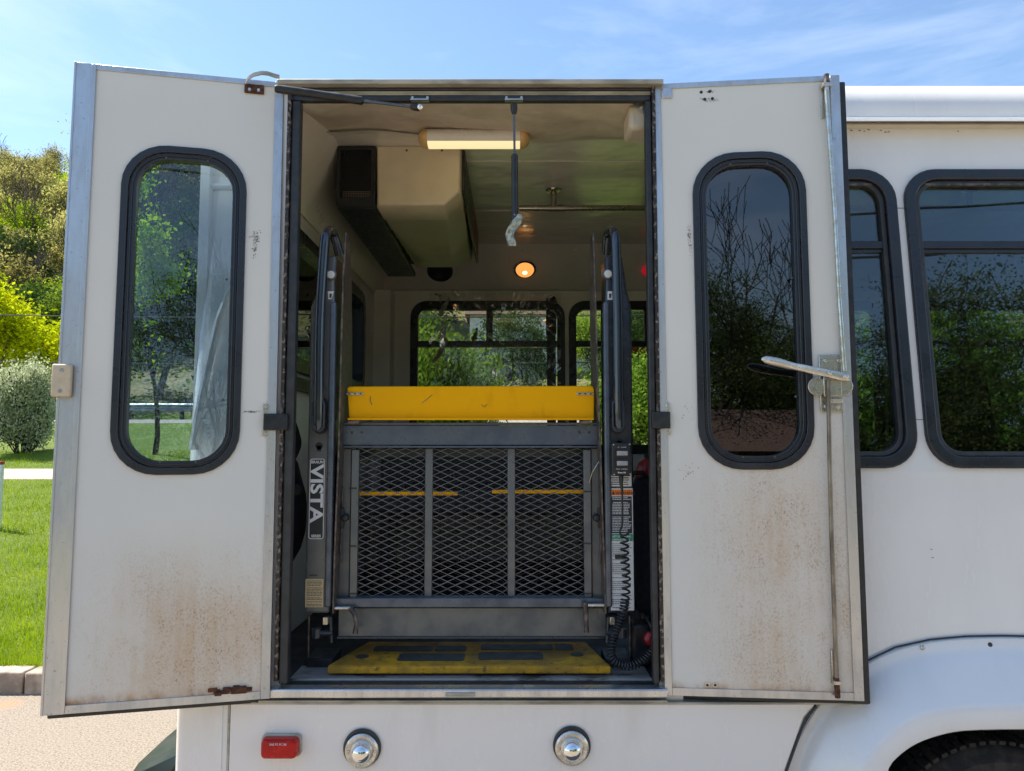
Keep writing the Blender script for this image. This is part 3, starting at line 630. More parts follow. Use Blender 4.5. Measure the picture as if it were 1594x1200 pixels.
# far wall with its windows
FF = FY(YF)
fz1 = ZZ(469, YF); fz0 = ZZ(706, YF); fx = XX(639, 560, YF); fx2 = XX(879, 560, YF); gap = XX(886, 560, YF)-fx2; fw = fx2-fx
mb = MB(); farw = [(fx+i*(fw+gap), fx+i*(fw+gap)+fw) for i in range(5)]
ed = [XR]+[(farw[i][1]+farw[i+1][0])/2 for i in range(4)]+[XI]
for i, (a, b) in enumerate(farw): cell(mb, FF, ed[i], ed[i+1], fz0-0.05, zc1, (a, b, fz0, fz1, 0.10), -0.10, 0)
mb.fbox(FF, XR, XI, FL-0.01, fz0-0.05, -0.10, 0)
obj('far_wall', mb, M['wallin'], bus)
obj('far_outer_skin', MB().box(XB+0.02, XEND, 4.652, 4.66, 0.4, FL+0.3), M['white'], bus)
for i, (a, b) in enumerate(farw):
    W = obj('window', MB().ring(FF, rr(a-0.002, b+0.002, fz0-0.002, fz1+0.002, 0.10), rr(a+0.045, b-0.045, fz0+0.055, fz1-0.055, 0.055), -0.04, 0.012), M['frame'], bus, bevel=0.005)
    zm = ZZ(535, YF); mb = MB().fbox(FF, a+0.04, b-0.04, zm-0.02, zm+0.018, -0.035, 0.004); xm_ = XX(762, 500, YF)-fx+a
    mb.fbox(FF, xm_-0.02, xm_+0.02, zm+0.019, fz1-0.05, -0.035, 0.003)
    obj('crossbar', mb, M['frame'], W, bevel=0.003)
    obj('pane', MB().fbox(FF, a+0.04, b-0.04, fz0+0.05, fz1-0.05, -0.03, -0.026), M['glass_far'], W, smooth=False)
    if i == 1:
        FB = Frame(FF(0, 0, 0), (1, 0, 0), (0, 0, 1), (0, -1, 0)); q = P(972, 549, YF)
        text('EMERGENCY EXIT', 0.052, FB, q.x-0.025, q.z, -0.022, M['decal_red'], W, bold=0.0012)
# rear wall with emergency window
RW = Frame((XR, 0, 0), (0, 1, 0), (0, 0, 1), (1, 0, 0))
mb = MB(); cell(mb, RW, YD+0.1, YF, 1.75, 2.53, (2.5, 4.06, 1.87, 2.42, 0.10), -0.05, 0); mb.fbox(RW, YD+0.1, YF, FL-0.01, 1.75, -0.05, 0); mb.fbox(RW, YD+0.1, YF, 2.53, CEIL, -0.05, 0)
mb.box(XR+0.0005, XR+0.10, YF-0.16, YF-0.001, FL, 2.52)
obj('rear_wall', mb, M['wallin'], bus)
W = obj('rear_window', MB().ring(RW, rr(2.5, 4.06, 1.868, 2.422, 0.10), rr(2.56, 4.0, 1.925, 2.365, 0.06), -0.03, 0.02), M['frame'], bus, bevel=0.005)
obj('pane', MB().fbox(RW, 2.55, 4.01, 1.92, 2.37, -0.02, -0.015), M['glass_far'], W, smooth=False)
mb = MB().box(XR+0.001, XR+0.02, 2.35, YF-0.17, 1.80, 1.85)
obj('rear_window_ledge', mb, M['dark_trim'], bus)
# the hole behind the rear window in the outer skin is open in reality; outer rear is cut to match
# slanted cove along the rear wall
mb = MB(); mb.add([(XR+0.001, 2.3, 2.50), (XR+0.001, YF-0.02, 2.50), (XR+0.155, YF-0.02, CEIL), (XR+0.155, 2.3, CEIL)], [(0, 1, 2, 3)])
mb.add([(XR+0.001, 2.3, 2.50), (XR+0.012, 2.3, 2.488), (XR+0.012, YF-0.02, 2.488), (XR+0.001, YF-0.02, 2.50)], [(0, 1, 2, 3)])
obj('rear_cove', mb, M['liner'], bus, smooth=False)
# near inner wall right of the opening
# ---- air conditioner on the ceiling
YA, YB2 = 2.80, 4.00
def acpt(px_, py_, Y): return P(px_, py_, Y)
zb_n = ZZ(321, YA); xg0 = XX(525, 260, YA); xg1 = XX(584, 260, YA); xr_ = XX(718, 250, YA)
SZ = zb_n
ac = obj('air_conditioner', MB().box(xg0+0.02, xr_-0.14, YA+0.03, YB2-0.03, SZ+0.06, CEIL-0.001), M['black'], bus)
prof_n = [(xg1+0.004, CEIL-0.002), (xg1+0.004, SZ), (XX(688, 312, YA), SZ+0.004), (xr_-0.006, ZZ(290, YA)), (xr_, CEIL-0.002)]
# tan cover with stepped shoulders toward the far side
mb = MB(); secs = []
ys_ = [YA, YA+0.02]
nst = 7
for i in range(nst):
    y = YA+0.02+(YB2-YA-0.02)*(i+1)/nst; ys_ += [y-0.012, y] if i < nst-1 else [y]
st = 0
for idx, y in enumerate(ys_):
    k_ = max(0, (idx-1)//2) if idx > 1 else 0
    inset = 0.006*k_; fz = 0.05*(y-YA)/(YB2-YA)
    s0 = 0.0 if idx else 0.008
    ch = 0.055+0.004*k_
    secs.append([(xg1+0.004, CEIL-0.002), (xg1+0.004+s0, SZ+0.008*k_+s0), (xr_-ch-inset-0.01, SZ+0.008*k_+s0), (xr_-inset*0.7-s0, SZ+0.060+0.004*k_), (xr_-s0, CEIL-0.002)])
vv = [(x, y, z) for s_, y in zip(secs, ys_) for x, z in s_]; n = 5
mb.add(vv, [(j*n+i, j*n+i+1, (j+1)*n+i+1, (j+1)*n+i) for j in range(len(ys_)-1) for i in range(n-1)]+[tuple(range(n)), tuple(range((len(ys_)-1)*n, len(ys_)*n))])
obj('cover', mb, M['ac'], ac, bevel=0.006)
for px_, py_ in ((633, 234), (688, 234), (581, 270), (581, 236)): obj('screw', MB().lathe(P(px_, py_, YA-0.001), (0, -1, 0), [(0, 0.005), (0.003, 0.004)], 10), M['dark_screw'], ac)
for k_ in range(1, 7):
    sx_ = secs[2*k_+1]; y = ys_[2*k_+1]-0.008
    pts = [Vector((xg1+0.03+0.03*k_, y-0.10, sx_[1][1]-0.002)), Vector((sx_[2][0]-0.03, y, sx_[2][1]-0.001)), Vector((sx_[2][0], y, sx_[2][1]-0.001)), Vector((sx_[3][0], y, sx_[3][1]))]
    obj('cover_rib', MB().tube(pts, [0.001, 0.0055, 0.006, 0.005], 8), M['ac'], ac)
GF = FY(YA+0.004)
mb = MB(); mb.ring(GF, rr(xg0, xg1+0.003, SZ-0.004, CEIL-0.003, 0.006, 2), rr(xg0+0.014, xg1-0.014, SZ+0.03, CEIL-0.02, 0.004, 2), 0.0, 0.012)
x = xg0+0.016; r_ = 0
while x < xg1-0.014:
    mb.fbox(GF, x, x+0.0016, SZ+0.032, CEIL-0.022, 0.004, 0.007); x += 0.0065
z = SZ+0.034
while z < CEIL-0.022:
    mb.fbox(GF, xg0+0.014, xg1-0.014, z, z+0.0016, 0.0025, 0.0055); z += 0.0065
obj('grille', mb, M['black'], ac, smooth=False)
obj('grille_backing', MB().box(xg0+0.02, xg1-0.02, YA+0.014, YA+0.018, SZ+0.035, SZ+0.065), M['tan_plastic'], ac)
obj('side_grille', MB().box(xg0, xg1+0.002, YA+0.02, YB2, SZ-0.003, SZ+0.02).box(xg0-0.002, xg0+0.01, YA+0.02, YB2, SZ, CEIL-0.002), M['black'], ac, bevel=0.003)
obj('vent_grille', MB().box(xr_+0.0005, xr_+0.012, YA+0.03, YB2-0.01, SZ+0.07, CEIL-0.004), M['black'], ac, bevel=0.003)
# ---- lit tube lamp
YL = 2.62; La = P(664, 214, YL); Lb = P(812, 214, YL)
zl0 = ZZ(230, YL); zl1 = ZZ(203, YL)
hh = (zl1-zl0)/2; zc_ = (zl0+zl1)/2
def halfprof(x, k_=1): return [(x, YL+0.045*math.cos(rad(a))*k_, zc_+hh*math.sin(rad(a))*k_) for a in range(0, 360, 20)]
lamp = obj('tube_lamp', MB().box(La.x-0.01, Lb.x+0.01, YL, YL+0.05, zl1-0.004, CEIL), M['liner'], bus)
mb = MB(); n = 18; a_, b_ = halfprof(La.x), halfprof(Lb.x)
tri = [i for i in range(n)]
lo_f = [(i, (i+1) % n, (i+1) % n+n, i+n) for i in tri if 11 <= i]; hi_f = [(i, (i+1) % n, (i+1) % n+n, i+n) for i in tri if i < 11]
obj('reflector', MB().add(a_+b_, hi_f), M['lens_frost'], lamp)
obj('lens', MB().add(a_+b_, lo_f), M['tube_glow'], lamp)
for xx, s_ in ((La.x, -1), (Lb.x, 1)):
    mb = MB(); rings = [halfprof(xx+s_*0.03*math.sin(rad(t_)), math.cos(rad(t_))*1.03) for t_ in (-12, 0, 25, 50, 72, 89)]
    vv = [p for r_ in rings for p in r_]; mb.add(vv, [(j*n+i, j*n+(i+1) % n, (j+1)*n+(i+1) % n, (j+1)*n+i) for j in range(5) for i in range(n)])
    obj('end_cap', mb, M['amber_cap'], lamp)
# ---- dome lamp, speaker, red lamp on the far cove
def on_cove(px_, py_):
    r_ = rayp(px_, py_); c = Vector((0, 0, CZ)); t_ = (cvF.o-c).dot(cvF.n)/r_.dot(cvF.n); return c+r_*t_
nrm = cvF.n if cvF.n.y < 0 else -cvF.n
c = on_cove(817, 418)
dl = obj('dome_lamp', MB().lathe(c, nrm, [(0.0, 0.066), (0.008, 0.066), (0.012, 0.058)], 32), M['chrome'], bus)
prof = [(0.010, 0.055)]+[(0.010+0.03*math.sin(rad(a)), 0.055*math.cos(rad(a))) for a in range(8, 88, 10)]
obj('lens', MB().lathe(c, nrm, prof, 28), M['bulb'], dl); obj('bulb', MB().lathe(c+nrm*0.030, nrm, [(0.0, 0.02), (0.006, 0.017), (0.0125, 0.008)], 16), M['bulb_core'], dl)
for px_, py_ in ((815, 390), (897, 390), (812, 446), (890, 446)): obj('cove_screw', MB().lathe(on_cove(px_, py_), nrm, [(0, 0.010), (0.004, 0.008)], 12), M['liner'], bus)
c = on_cove(685, 421)
sk = obj('speaker', MB().lathe(c, nrm, [(0, 0.078), (0.012, 0.077), (0.014, 0.068), (0.008, 0.064), (0.004, 0.03), (0.010, 0.02), (0.014, 0.005)], 32), M['black'], bus)
c = on_cove(1008, 420); obj('red_lamp', MB().lathe(c, nrm, [(0, 0.035), (0.02, 0.032), (0.03, 0.015), (0.032, 0.004)], 20), M['red_glow'], bus)
# ---- ceiling grab rail
YG = 3.3; ga = P(808, 324, YG); zg = ga.z
rb = obj('grab_rail', MB().tube([(ga.x, YG, zg), (3.6, YG, zg)], 0.0135, 16), M['stainless'], bus)
gx = P(862, 324, YG).x; mb = MB()
for xx in (gx, gx+0.95, gx+1.9):
    mb = MB(); mb.tube([(xx, YG, zg), (xx, YG, zg+0.03), (xx, YG, CEIL-0.004)], [0.018, 0.014, 0.014], 14); mb.lathe((xx, YG, CEIL-0.001), (0, 0, -1), [(0, 0.036), (0.006, 0.034), (0.012, 0.018)], 20)
    mb.tube([(xx-0.03, YG, zg), (xx+0.05, YG, zg)], 0.0165, 14); obj('rail_bracket', mb, M['stainless'], rb)
# ---- corner gusset and plastic motor cover at the top right of the opening
q = [P(981, 158, 2.232), P(1012, 158, 2.232), P(1012, 185, 2.232)]; mb = MB(); mb.add([*q, *[p+Vector((0, 0.003, 0)) for p in q]], [(0, 1, 2), (5, 4, 3), (0, 3, 4, 1), (1, 4, 5, 2), (2, 5, 3, 0)])
gs = obj('corner_gusset', mb, M['alu'], bus, smooth=False); obj('bolt', MB().lathe(P(1000, 167, 2.231), (0, -1, 0), [(0, 0.009), (0.004, 0.009), (0.0045, 0.006), (0.009, 0.006)], 8), M['zinc'], gs)
c0, c1 = P(978, 164, 2.25), P(1016, 203, 2.25)
mb = MB().box(c0.x, c1.x, 2.24, 2.36, c1.z, c0.z)
obj('cable_cover', mb, M['headliner'], bus, bevel=0.014)
# ---- rear bumper corner
bx = XX(190, 1195, 2.26); mb = MB()
p0 = P(268, 1137, 2.40); p1 = P(205, 1185, 2.34); p2 = P(186, 1205, 2.34)
top = [(-0.99, 2.30), (-1.05, 2.30), (-1.17, 2.33), (-1.21, 2.40), (-1.22, 2.6), (-1.22, 4.5), (-0.99, 4.5)]
bz = 0.60
def prf(z, s_): return [(-0.99+(x+0.99)*s_, y, z) for x, y in top]
rings = [prf(0.40, 0.98), prf(0.50, 1.0), prf(0.55, 0.97), prf(0.60, 0.82), prf(0.66, 0.10)]; n = 7
mb.add([p for r_ in rings for p in r_], [(j*n+i, j*n+(i+1) % n, (j+1)*n+(i+1) % n, (j+1)*n+i) for j in range(4) for i in range(n)]+[tuple(range(n))[::-1], tuple(range(4*n, 5*n))])
obj('rear_bumper', mb, M['bumper'], bus, bevel=0.012)
mb = MB(); mb.box(-0.9, 4.6, 2.5, 4.4, 0.45, 0.80); obj('underbody', mb, M['well'], bus)

# ------------------------------------------------------------------ LIFT DOORS (unprojected rectangles)
def quadfit(c, fix, Y):
    r_ = [rayp(*q) for q in c]
    # solve s0 r0 - s1 r1 + s2 r2 = r3 (s3 = 1)
    A = Matrix((( r_[0].x, -r_[1].x, r_[2].x), (r_[0].y, -r_[1].y, r_[2].y), (r_[0].z, -r_[1].z, r_[2].z)))
    s_ = A.inverted() @ r_[3]; Pp = [r_[0]*s_[0], r_[1]*s_[1], r_[2]*s_[2], r_[3]*1.0]
    k_ = Y/((Pp[fix[0]].y+Pp[fix[1]].y)/2); return [p*k_+Vector((0, 0, CZ)) for p in Pp]
def doorframe(c, fix):
    tl, tr, br, bl = quadfit(c, fix, YD-0.008)
    U = ((tr-tl)+(br-bl)).normalized(); V = (tl-bl+tr-br).normalized(); V = (V-U*V.dot(U)).normalized()
    return Frame(bl, U, V, V.cross(U)*1.0 if V.cross(U).y < 0 else -V.cross(U)), (tr-tl).length, (tl-bl).length
def lift_door(c, fix, win, m_, m_glass, margins, side):
    F, Wd, Hd = doorframe(c, fix)
    (l, lmid), (r_, rmid), (t_, tmid), (b_, bmid) = win
    u0 = F.uv(l, lmid)[0]; u1 = F.uv(r_, rmid)[0]; v1 = F.uv(tmid, t_)[1]; v0 = F.uv(bmid, b_)[1]
    ml, mr, mt, mbm = margins
    T = 0.034
    mb = MB(); mb.ring(F, rr(ml-0.002, Wd-mr+0.002, mbm-0.002, Hd-mt+0.002, 0.0), rr(u0+0.01, u1-0.01, v0+0.01, v1-0.01, 0.115), -T+0.002, 0)
    D = obj('lift_door', mb, m_, bus)
    # aluminium perimeter: extrusion with raised bead
    mb = MB()
    mb.fbox(F, 0, ml, 0, Hd, -T, 0.0035); mb.fbox(F, Wd-mr, Wd, 0, Hd, -T, 0.0035)
    mb.fbox(F, ml+0.0003, Wd-mr-0.0003, Hd-mt, Hd-0.0002, -T, 0.003); mb.fbox(F, ml+0.0003, Wd-mr-0.0003, 0.0002, mbm, -T, 0.003)
    if side == 'L': mb.fbox(F, ml*0.80, ml+0.003, 0.002, Hd-0.002, 0.0036, 0.0055); mb.fbox(F, -0.004, 0.002, 0.0, Hd, -T+0.004, 0.006)
    else: mb.fbox(F, Wd-mr-0.001, Wd-mr*0.82, 0.002, Hd-0.002, 0.0036, 0.005)
    obj('door_frame', mb, M['alu'], D, bevel=0.0015)
    # rubber seal on the outer face
    s0, s1 = (0.0, Wd-0.01) if side == 'L' else (0.012, Wd+0.029)
    mb = MB(); mb.ring(F, rr(s0, s1, -0.020, Hd-0.004, 0.004, 2), rr(s0+0.04, s1-0.04, 0.03, Hd-0.04, 0.004, 2), -T-0.016, -T-0.001)
    obj('door_seal', mb, M['rubber'], D)
    obj('outer_skin', MB().ring(F, rr(0.02, Wd-0.02, 0.02, Hd-0.02, 0.0), rr(u0+0.03, u1-0.03, v0+0.03, v1-0.03, 0.10), -T-0.0035, -T-0.0005), M['white'], D)
    # window
    mb = MB(); mb.ring(F, rr(u0, u1, v0, v1, 0.125), rr(u0+0.020, u1-0.020, v0+0.020, v1-0.020, 0.110), 0.0, 0.007)
    mb.ring(F, rr(u0+0.0205, u1-0.0205, v0+0.0205, v1-0.0205, 0.11), rr(u0+0.040, u1-0.040, v0+0.040, v1-0.040, 0.092), -0.03, 0.0005)
    mb.ring(F, rr(u0+0.0275, u1-0.0275, v0+0.0275, v1-0.0275, 0.104), rr(u0+0.032, u1-0.032, v0+0.032, v1-0.032, 0.10), 0.0, 0.005)
    Wn = obj('window_frame', mb, M['frame'], D, bevel=0.002)
    obj('pane', MB().extr(F, rr(u0+0.036, u1-0.036, v0+0.036, v1-0.036, 0.094), -0.022, -0.017), m_glass, D, smooth=False)
    for a_, b_ in ((0.3, 1), (0.72, 1), (0.95, 0.6), (0.95, 0.2), (0.06, 0.35), (0.35, 0), (0.7, 0)):
        uu = u0+0.0365+(u1-u0-0.073)*a_; vv_ = v0+0.0365+(v1-v0-0.073)*b_
        obj('screw', MB().lathe(F(uu, vv_, 0.0005), F.n, [(0, 0.004), (0.002, 0.003)], 8), M['dark_screw'], Wn)
    return F, D, Wd, Hd
LF, LD, LW, LH = lift_door([(118, 97), (441, 129), (420, 1087), (66, 1114)], (1, 2), ((175, 600), (380, 450), (229, 280), (739, 275)), M['doorL'], M['glass_clear'], (0.052, 0.025, 0.017, 0.022), 'L')
RF, RD, RWd, RH = lift_door([(1020, 131), (1309, 117), (1345, 1091), (1035, 1082)], (0, 3), ((1080, 400), (1265, 600), (237, 1165), (731, 1178)), M['doorR'], M['glass_tint'], (0.021, 0.027, 0.017, 0.022), 'R')
# left door details
u, v = LF.uv(99, 593)
blk = obj('catch_block', MB().fbox(LF, u-0.024, u+0.026, v-0.045, v+0.045, 0.0058, 0.024), M['tan_plastic'], LD, bevel=0.004)
obj('screw', MB().lathe(LF(u+0.002, v+0.028, 0.0242), LF.n, [(0, 0.006), (0.0015, 0.005)], 12).lathe(LF(u, v-0.030, 0.0242), LF.n, [(0, 0.006), (0.0015, 0.005)], 12), M['zinc'], blk)
def plate(F, D, x0, y0, x1, y1, th, m_, name, bev=0.002, holes=()):
    a = F.uv(x0, y0); b = F.uv(x1, y1)
    o = obj(name, MB().fbox(F, a[0], b[0], b[1], a[1], 0.001, th), m_, D, bevel=bev)
    if holes:
        mb = MB()
        for hx, hy in holes: mb.lathe(F(*F.uv(hx, hy), th), F.n, [(0.0, 0.006), (0.003, 0.0045)], 10)
        obj('rivet', mb, M['zinc'], o)
    return o
br = plate(LF, LD, 381, 131, 411, 148, 0.007, M['rust'], 'strut_bracket', holes=((389, 141), (403, 142)))
mb = MB(); pts = []
for (a, b), w_ in zip(((383, 131), (388, 126), (397, 124), (410, 124.5), (420, 128), (430, 133), (438, 136)), (0.010, 0.02, 0.032, 0.045, 0.055, 0.062, 0.066)):
    pts.append(LF(*LF.uv(a, b), w_))
mb2 = MB(); n = len(pts); vv = [p+LF.v*0.004 for p in pts]+[p-LF.v*0.008 for p in pts]; mb2.add(vv+[p+LF.n*0.004 for p in vv], [(i, i+1, n+i+1, n+i) for i in range(n-1)]+[(2*n+i, 3*n+i, 3*n+i+1, 2*n+i+1) for i in range(n-1)]+[(i, 2*n+i, 2*n+i+1, i+1) for i in range(n-1)]+[(n+i, n+i+1, 3*n+i+1, 3*n+i) for i in range(n-1)])
obj('strut_arm', mb2, M['beige_trim'], LD)
mb = MB()
a = LF.uv(331, 1078); b = LF.uv(384, 1070)
rs = random.Random(8)
for i in range(16):
    t_ = i/15; uu = a[0]+(b[0]-a[0])*t_+rs.uniform(-.006, .006); vv_ = a[1]+(b[1]-a[1])*t_+rs.uniform(-0.006, 0.006)
    mb.fbox(LF, uu-0.009, uu+0.009, vv_-rs.uniform(.003, .008), vv_+rs.uniform(.003, .008), 0.0006, rs.uniform(0.002, 0.008))
obj('rusted_latch_plate', mb, M['rust'], LD)
plate(LF, LD, 362, 1068, 384, 1078, 0.009, M['rust'], 'rusted_latch_plate')
def scuff(F, D, cx, cy, sx, sy, n_, m_, seed, name='scuff_mark'):
    mb = MB(); rs = random.Random(seed)
    for i in range(n_):
        uu, vv_ = F.uv(rs.gauss(cx, sx), rs.gauss(cy, sy)); d_ = rs.uniform(0.0005, 0.0014)
        mb.extr(F, [(uu-d_, vv_-d_*rs.uniform(.3, 1.6)), (uu+d_*rs.uniform(.3, 1), vv_-d_), (uu+d_, vv_+d_*rs.uniform(.3, 2)), (uu-d_*.4, vv_+d_)], 0.0003, 0.0008)
    obj(name, mb, m_, D, smooth=False, recalc=False)
scuff(LF, LD, 398, 369, 3.4, 5, 70, M['scuff'], 1); scuff(LF, LD, 397, 388, 1.6, 6, 40, M['scuff'], 2); scuff(LF, LD, 392, 641, 6, 0.8, 40, M['scuff'], 3); scuff(LF, LD, 431, 140, 3, 4, 18, M['decal_white'], 5)
# hinge strips at strap height
def strap(F, D, px0, py0, px1, py1, bolts):
    a = F.uv(px0, py0); b = F.uv(px1, py1)
    o = obj('door_strap', MB().fbox(F, a[0], b[0], b[1], a[1], 0.006, 0.016), M['black'], D, bevel=0.003)
    for (x0, y0, x1, y1) in bolts:
        c = F.uv(x0, y0); d_ = F.uv(x1, y1); obj('strap_plate', MB().fbox(F, c[0], d_[0], d_[1], c[1], 0.0035, 0.0058).lathe(F((c[0]+d_[0])/2, c[1]-0.008, 0.0058), F.n, [(0, 0.005), (0.002, 0.004)], 10).lathe(F((c[0]+d_[0])/2, d_[1]+0.008, 0.0058), F.n, [(0, 0.005), (0.002, 0.004)], 10), M['zinc'], D, bevel=0.001)
strap(LF, LD, 411, 644, 448, 670, ((410, 629, 418, 679),))
strap(RF, RD, 1014, 641, 1043, 667, ((1036, 627, 1043, 677),))
# right door details
plate(RF, RD, 1030, 138, 1046, 153, 0.005, M['alu'], 'corner_patch')
scuff(RF, RD, 1103, 155, 7, 1.5, 34, M['scuff'], 12); scuff(RF, RD, 1102, 142, 6, 1, 12, M['scuff'], 13)
mb = MB()
for px_, py_ in ((1091.5, 143.5), (1104.5, 142.5), (1097, 154.5), (1109, 153.5), (1101, 1066), (1113, 1066)): mb.lathe(RF(*RF.uv(px_, py_), 0.0003), RF.n, [(0, 0.0048), (0.0006, 0.0048)], 12)
obj('screw_hole', mb, M['black'], RD)
mb = MB()
for px_, py_ in ((1101, 1066), (1113, 1066)): mb.lathe(RF(*RF.uv(px_, py_), 0.0011), RF.n, [(0, 0.0075), (0.001, 0.0075)], 14)
obj('washer', mb, M['zinc'], RD)
mb = MB()
for px_, py_ in ((1101, 1066), (1113, 1066)): mb.lathe(RF(*RF.uv(px_, py_), 0.0022), RF.n, [(0, 0.004), (0.0008, 0.004)], 12)
obj('washer_hole', mb, M['black'], RD)
scuff(RF, RD, 1072, 366, 1.6, 6, 45, M['scuff'], 21); scuff(RF, RD, 1074, 385, 1.2, 5, 18, M['scuff'], 22); scuff(RF, RD, 1072, 735, 7, 6, 22, M['scuff'], 23)
scuff(RF, RD, 1070, 645, 4, 8, 10, M['scuff'], 24)
# latch rods
def on(F, px_, py_, w_): return F(*F.uv(px_, py_), w_)
rod = obj('latch_rod', MB().tube([on(RF, 1283, 125, 0.02), on(RF, 1283.5, 150, 0.02), on(RF, 1286, 190, 0.019), on(RF, 1295, 330, 0.024), on(RF, 1302, 470, 0.026), on(RF, 1309, 580, 0.03)], 0.0068, 12), M['zinc'], RD)
obj('rod_tip', MB().tube([on(RF, 1283, 121, 0.02), on(RF, 1283.5, 134, 0.02)], 0.0078, 12), M['worn_edge'], rod)
a = RF.uv(1276, 133); b = RF.uv(1285, 185)
obj('rod_guide', MB().fbox(RF, a[0], a[0]+0.012, b[1], a[1], 0.001, 0.004).fbox(RF, a[0], a[0]+0.028, a[1]-0.016, a[1]-0.006, 0.001, 0.030), M['zinc'], rod, bevel=0.001)
rod2 = obj('latch_rod', MB().tube([on(RF, 1284, 592, 0.03), on(RF, 1287, 700, 0.022), on(RF, 1291, 830, 0.018), on(RF, 1296, 960, 0.016), on(RF, 1300, 1066, 0.016)], 0.006, 12), mat('tarnished_rod', (0.30, 0.27, 0.23), (0.16, 0.13, 0.10), 0.4, metal=0.7, scale=30, stretch=(1, 1, 0.3)), RD)
a = RF.uv(1292, 1010); b = RF.uv(1299, 1062)
obj('rod_guide', MB().fbox(RF, a[0], a[0]+0.008, b[1], a[1], 0.001, 0.010).fbox(RF, a[0], a[0]+0.02, b[1], b[1]+0.01, 0.001, 0.026), M['zinc'], rod2, bevel=0.001)
obj('rod_tip', MB().tube([on(RF, 1299, 1052, 0.016), on(RF, 1301, 1083, 0.016)], 0.0075, 12), M['rust'], rod2)
# latch body
a = RF.uv(1273, 553); b = RF.uv(1312, 641)
lt = obj('door_latch', MB().fbox(RF, a[0], b[0], b[1], a[1], 0.0036, 0.008), M['zinc'], RD, bevel=0.002)
for px_, py_ in ((1283, 562), (1304, 562), (1284, 633), (1303, 634)): obj('screw', MB().lathe(on(RF, px_, py_, 0.008), RF.n, [(0, 0.0062), (0.0025, 0.0055), (0.004, 0.002)], 12), M['zinc'], lt)
c = RF.uv(1294, 602)
mb = MB(); mb.lathe(RF(RF.uv(1270, 603)[0], c[1], 0.012), RF.n, [(0, 0.027), (0.004, 0.027)], 28); mb.lathe(RF(RF.uv(1310, 604)[0], c[1], 0.0145), RF.n, [(0, 0.027), (0.004, 0.027)], 28)
mb.fbox(RF, RF.uv(1278, 600)[0], RF.uv(1306, 600)[0], c[1]-0.03, c[1]+0.045, 0.0185, 0.024)
obj('cam_plate', mb, M['zinc'], lt, bevel=0.002)
mb = MB(); mb.fbox(RF, RF.uv(1288, 620)[0], RF.uv(1308, 620)[0], RF.uv(1290, 628)[1], RF.uv(1290, 621)[1], 0.008, 0.02); obj('latch_tongue', mb, M['cast'], lt, bevel=0.002)
# handle: curved, thick grip tapering to a flat bar
cent = [((1176, 563), 0.075, 0.0035), ((1181, 564), 0.076, 0.0105), ((1190, 566), 0.076, 0.0125), ((1204, 569), 0.074, 0.0128), ((1216, 572), 0.070, 0.0118), ((1226, 574), 0.066, 0.0100), ((1240, 576), 0.058, 0.0104), ((1262, 580), 0.048, 0.0108), ((1285, 584), 0.040, 0.0112), ((1305, 588), 0.034, 0.0118), ((1316, 590), 0.034, 0.0085)]
mb = MB(); rings = []
ns = 14
for i, ((a, b), w_, h) in enumerate(cent):
    o_ = on(RF, a, b, w_); th = h*0.75 if i < 5 else (0.0045 if i > 6 else 0.0065)
    nx_ = on(RF, *cent[min(i+1, 10)][0], cent[min(i+1, 10)][1])-on(RF, *cent[max(i-1, 0)][0], cent[max(i-1, 0)][1]); nx_.normalize()
    up = (RF.v-nx_*RF.v.dot(nx_)).normalized(); sd = nx_.cross(up)
    e = 1.0 if i < 5 else 0.6
    for k_ in range(ns):
        t_ = 2*math.pi*k_/ns; cs, sn_ = math.cos(t_), math.sin(t_); cs = math.copysign(abs(cs)**e, cs); sn_ = math.copysign(abs(sn_)**e, sn_)
        rings.append(o_+up*h*cs+sd*th*sn_)
mb.add(rings, [(j*ns+i, j*ns+(i+1) % ns, (j+1)*ns+(i+1) % ns, (j+1)*ns+i) for j in range(10) for i in range(ns)]+[tuple(range(ns)), tuple(range(10*ns, 11*ns))])
obj('handle', mb, M['cast'], lt)
mb = MB()
for px_, py_ in ((1284, 583), (1309, 588)): mb.lathe(on(RF, px_, py_, 0.0385), RF.n, [(0, 0.009), (0.004, 0.0085), (0.005, 0.006), (0.009, 0.0055), (0.011, 0.002)], 16)
mb.tube([on(RF, 1284, 583, 0.0), on(RF, 1284, 583, 0.04)], 0.006, 12)
obj('pivot', mb, M['zinc'], lt)

# ================================================================== GAS STRUTS (things of their own)
def gas_strut(a, m_, b, label, ra=0.0098, rb=0.0035, flip=False):
    a, m_, b = Vector(a), Vector(m_), Vector(b)
    t_ = thing('gas_strut', label, 'gas strut', (a+b)/2, 'gas struts on the lift door opening')
    d_ = (m_-a).normalized()
    obj('cylinder', MB().tube([a, a+d_*0.02, m_-d_*0.012, m_-d_*0.006, m_], [ra, ra*1.02, ra*1.02, ra*1.08, ra*0.75], 16), M['black'], t_)
    obj('piston_rod', MB().tube([m_, b], rb, 10), M['lift'] if not flip else M['black'], t_)
    e1 = obj('end_fitting', MB().tube([a-d_*0.016, a-d_*0.008, a+d_*0.004], [0.010, 0.0125, 0.0105], 14), M['black'], t_)
    db = (b-m_).normalized(); obj('end_fitting', MB().tube([b-db*0.018, b-db*0.006, b+db*0.010], [0.007, 0.0105, 0.0105], 14), M['black'], t_)
    return t_
sa = P(437, 139, 2.12); sm = P(566, 157, 2.15); sb_ = P(648, 167, 2.17)
g1 = gas_strut(sa, sm, sb_, 'black gas strut slanting from the left door to the opening header', 0.0122, 0.0045)
q = P(654, 156, 2.19)
obj('ball_stud', MB().lathe(P(654, 167, 2.165), (0, -1, 0), [(0, 0.008), (0.005, 0.009), (0.009, 0.006), (0.011, 0.002)], 12), M['chrome'], g1)
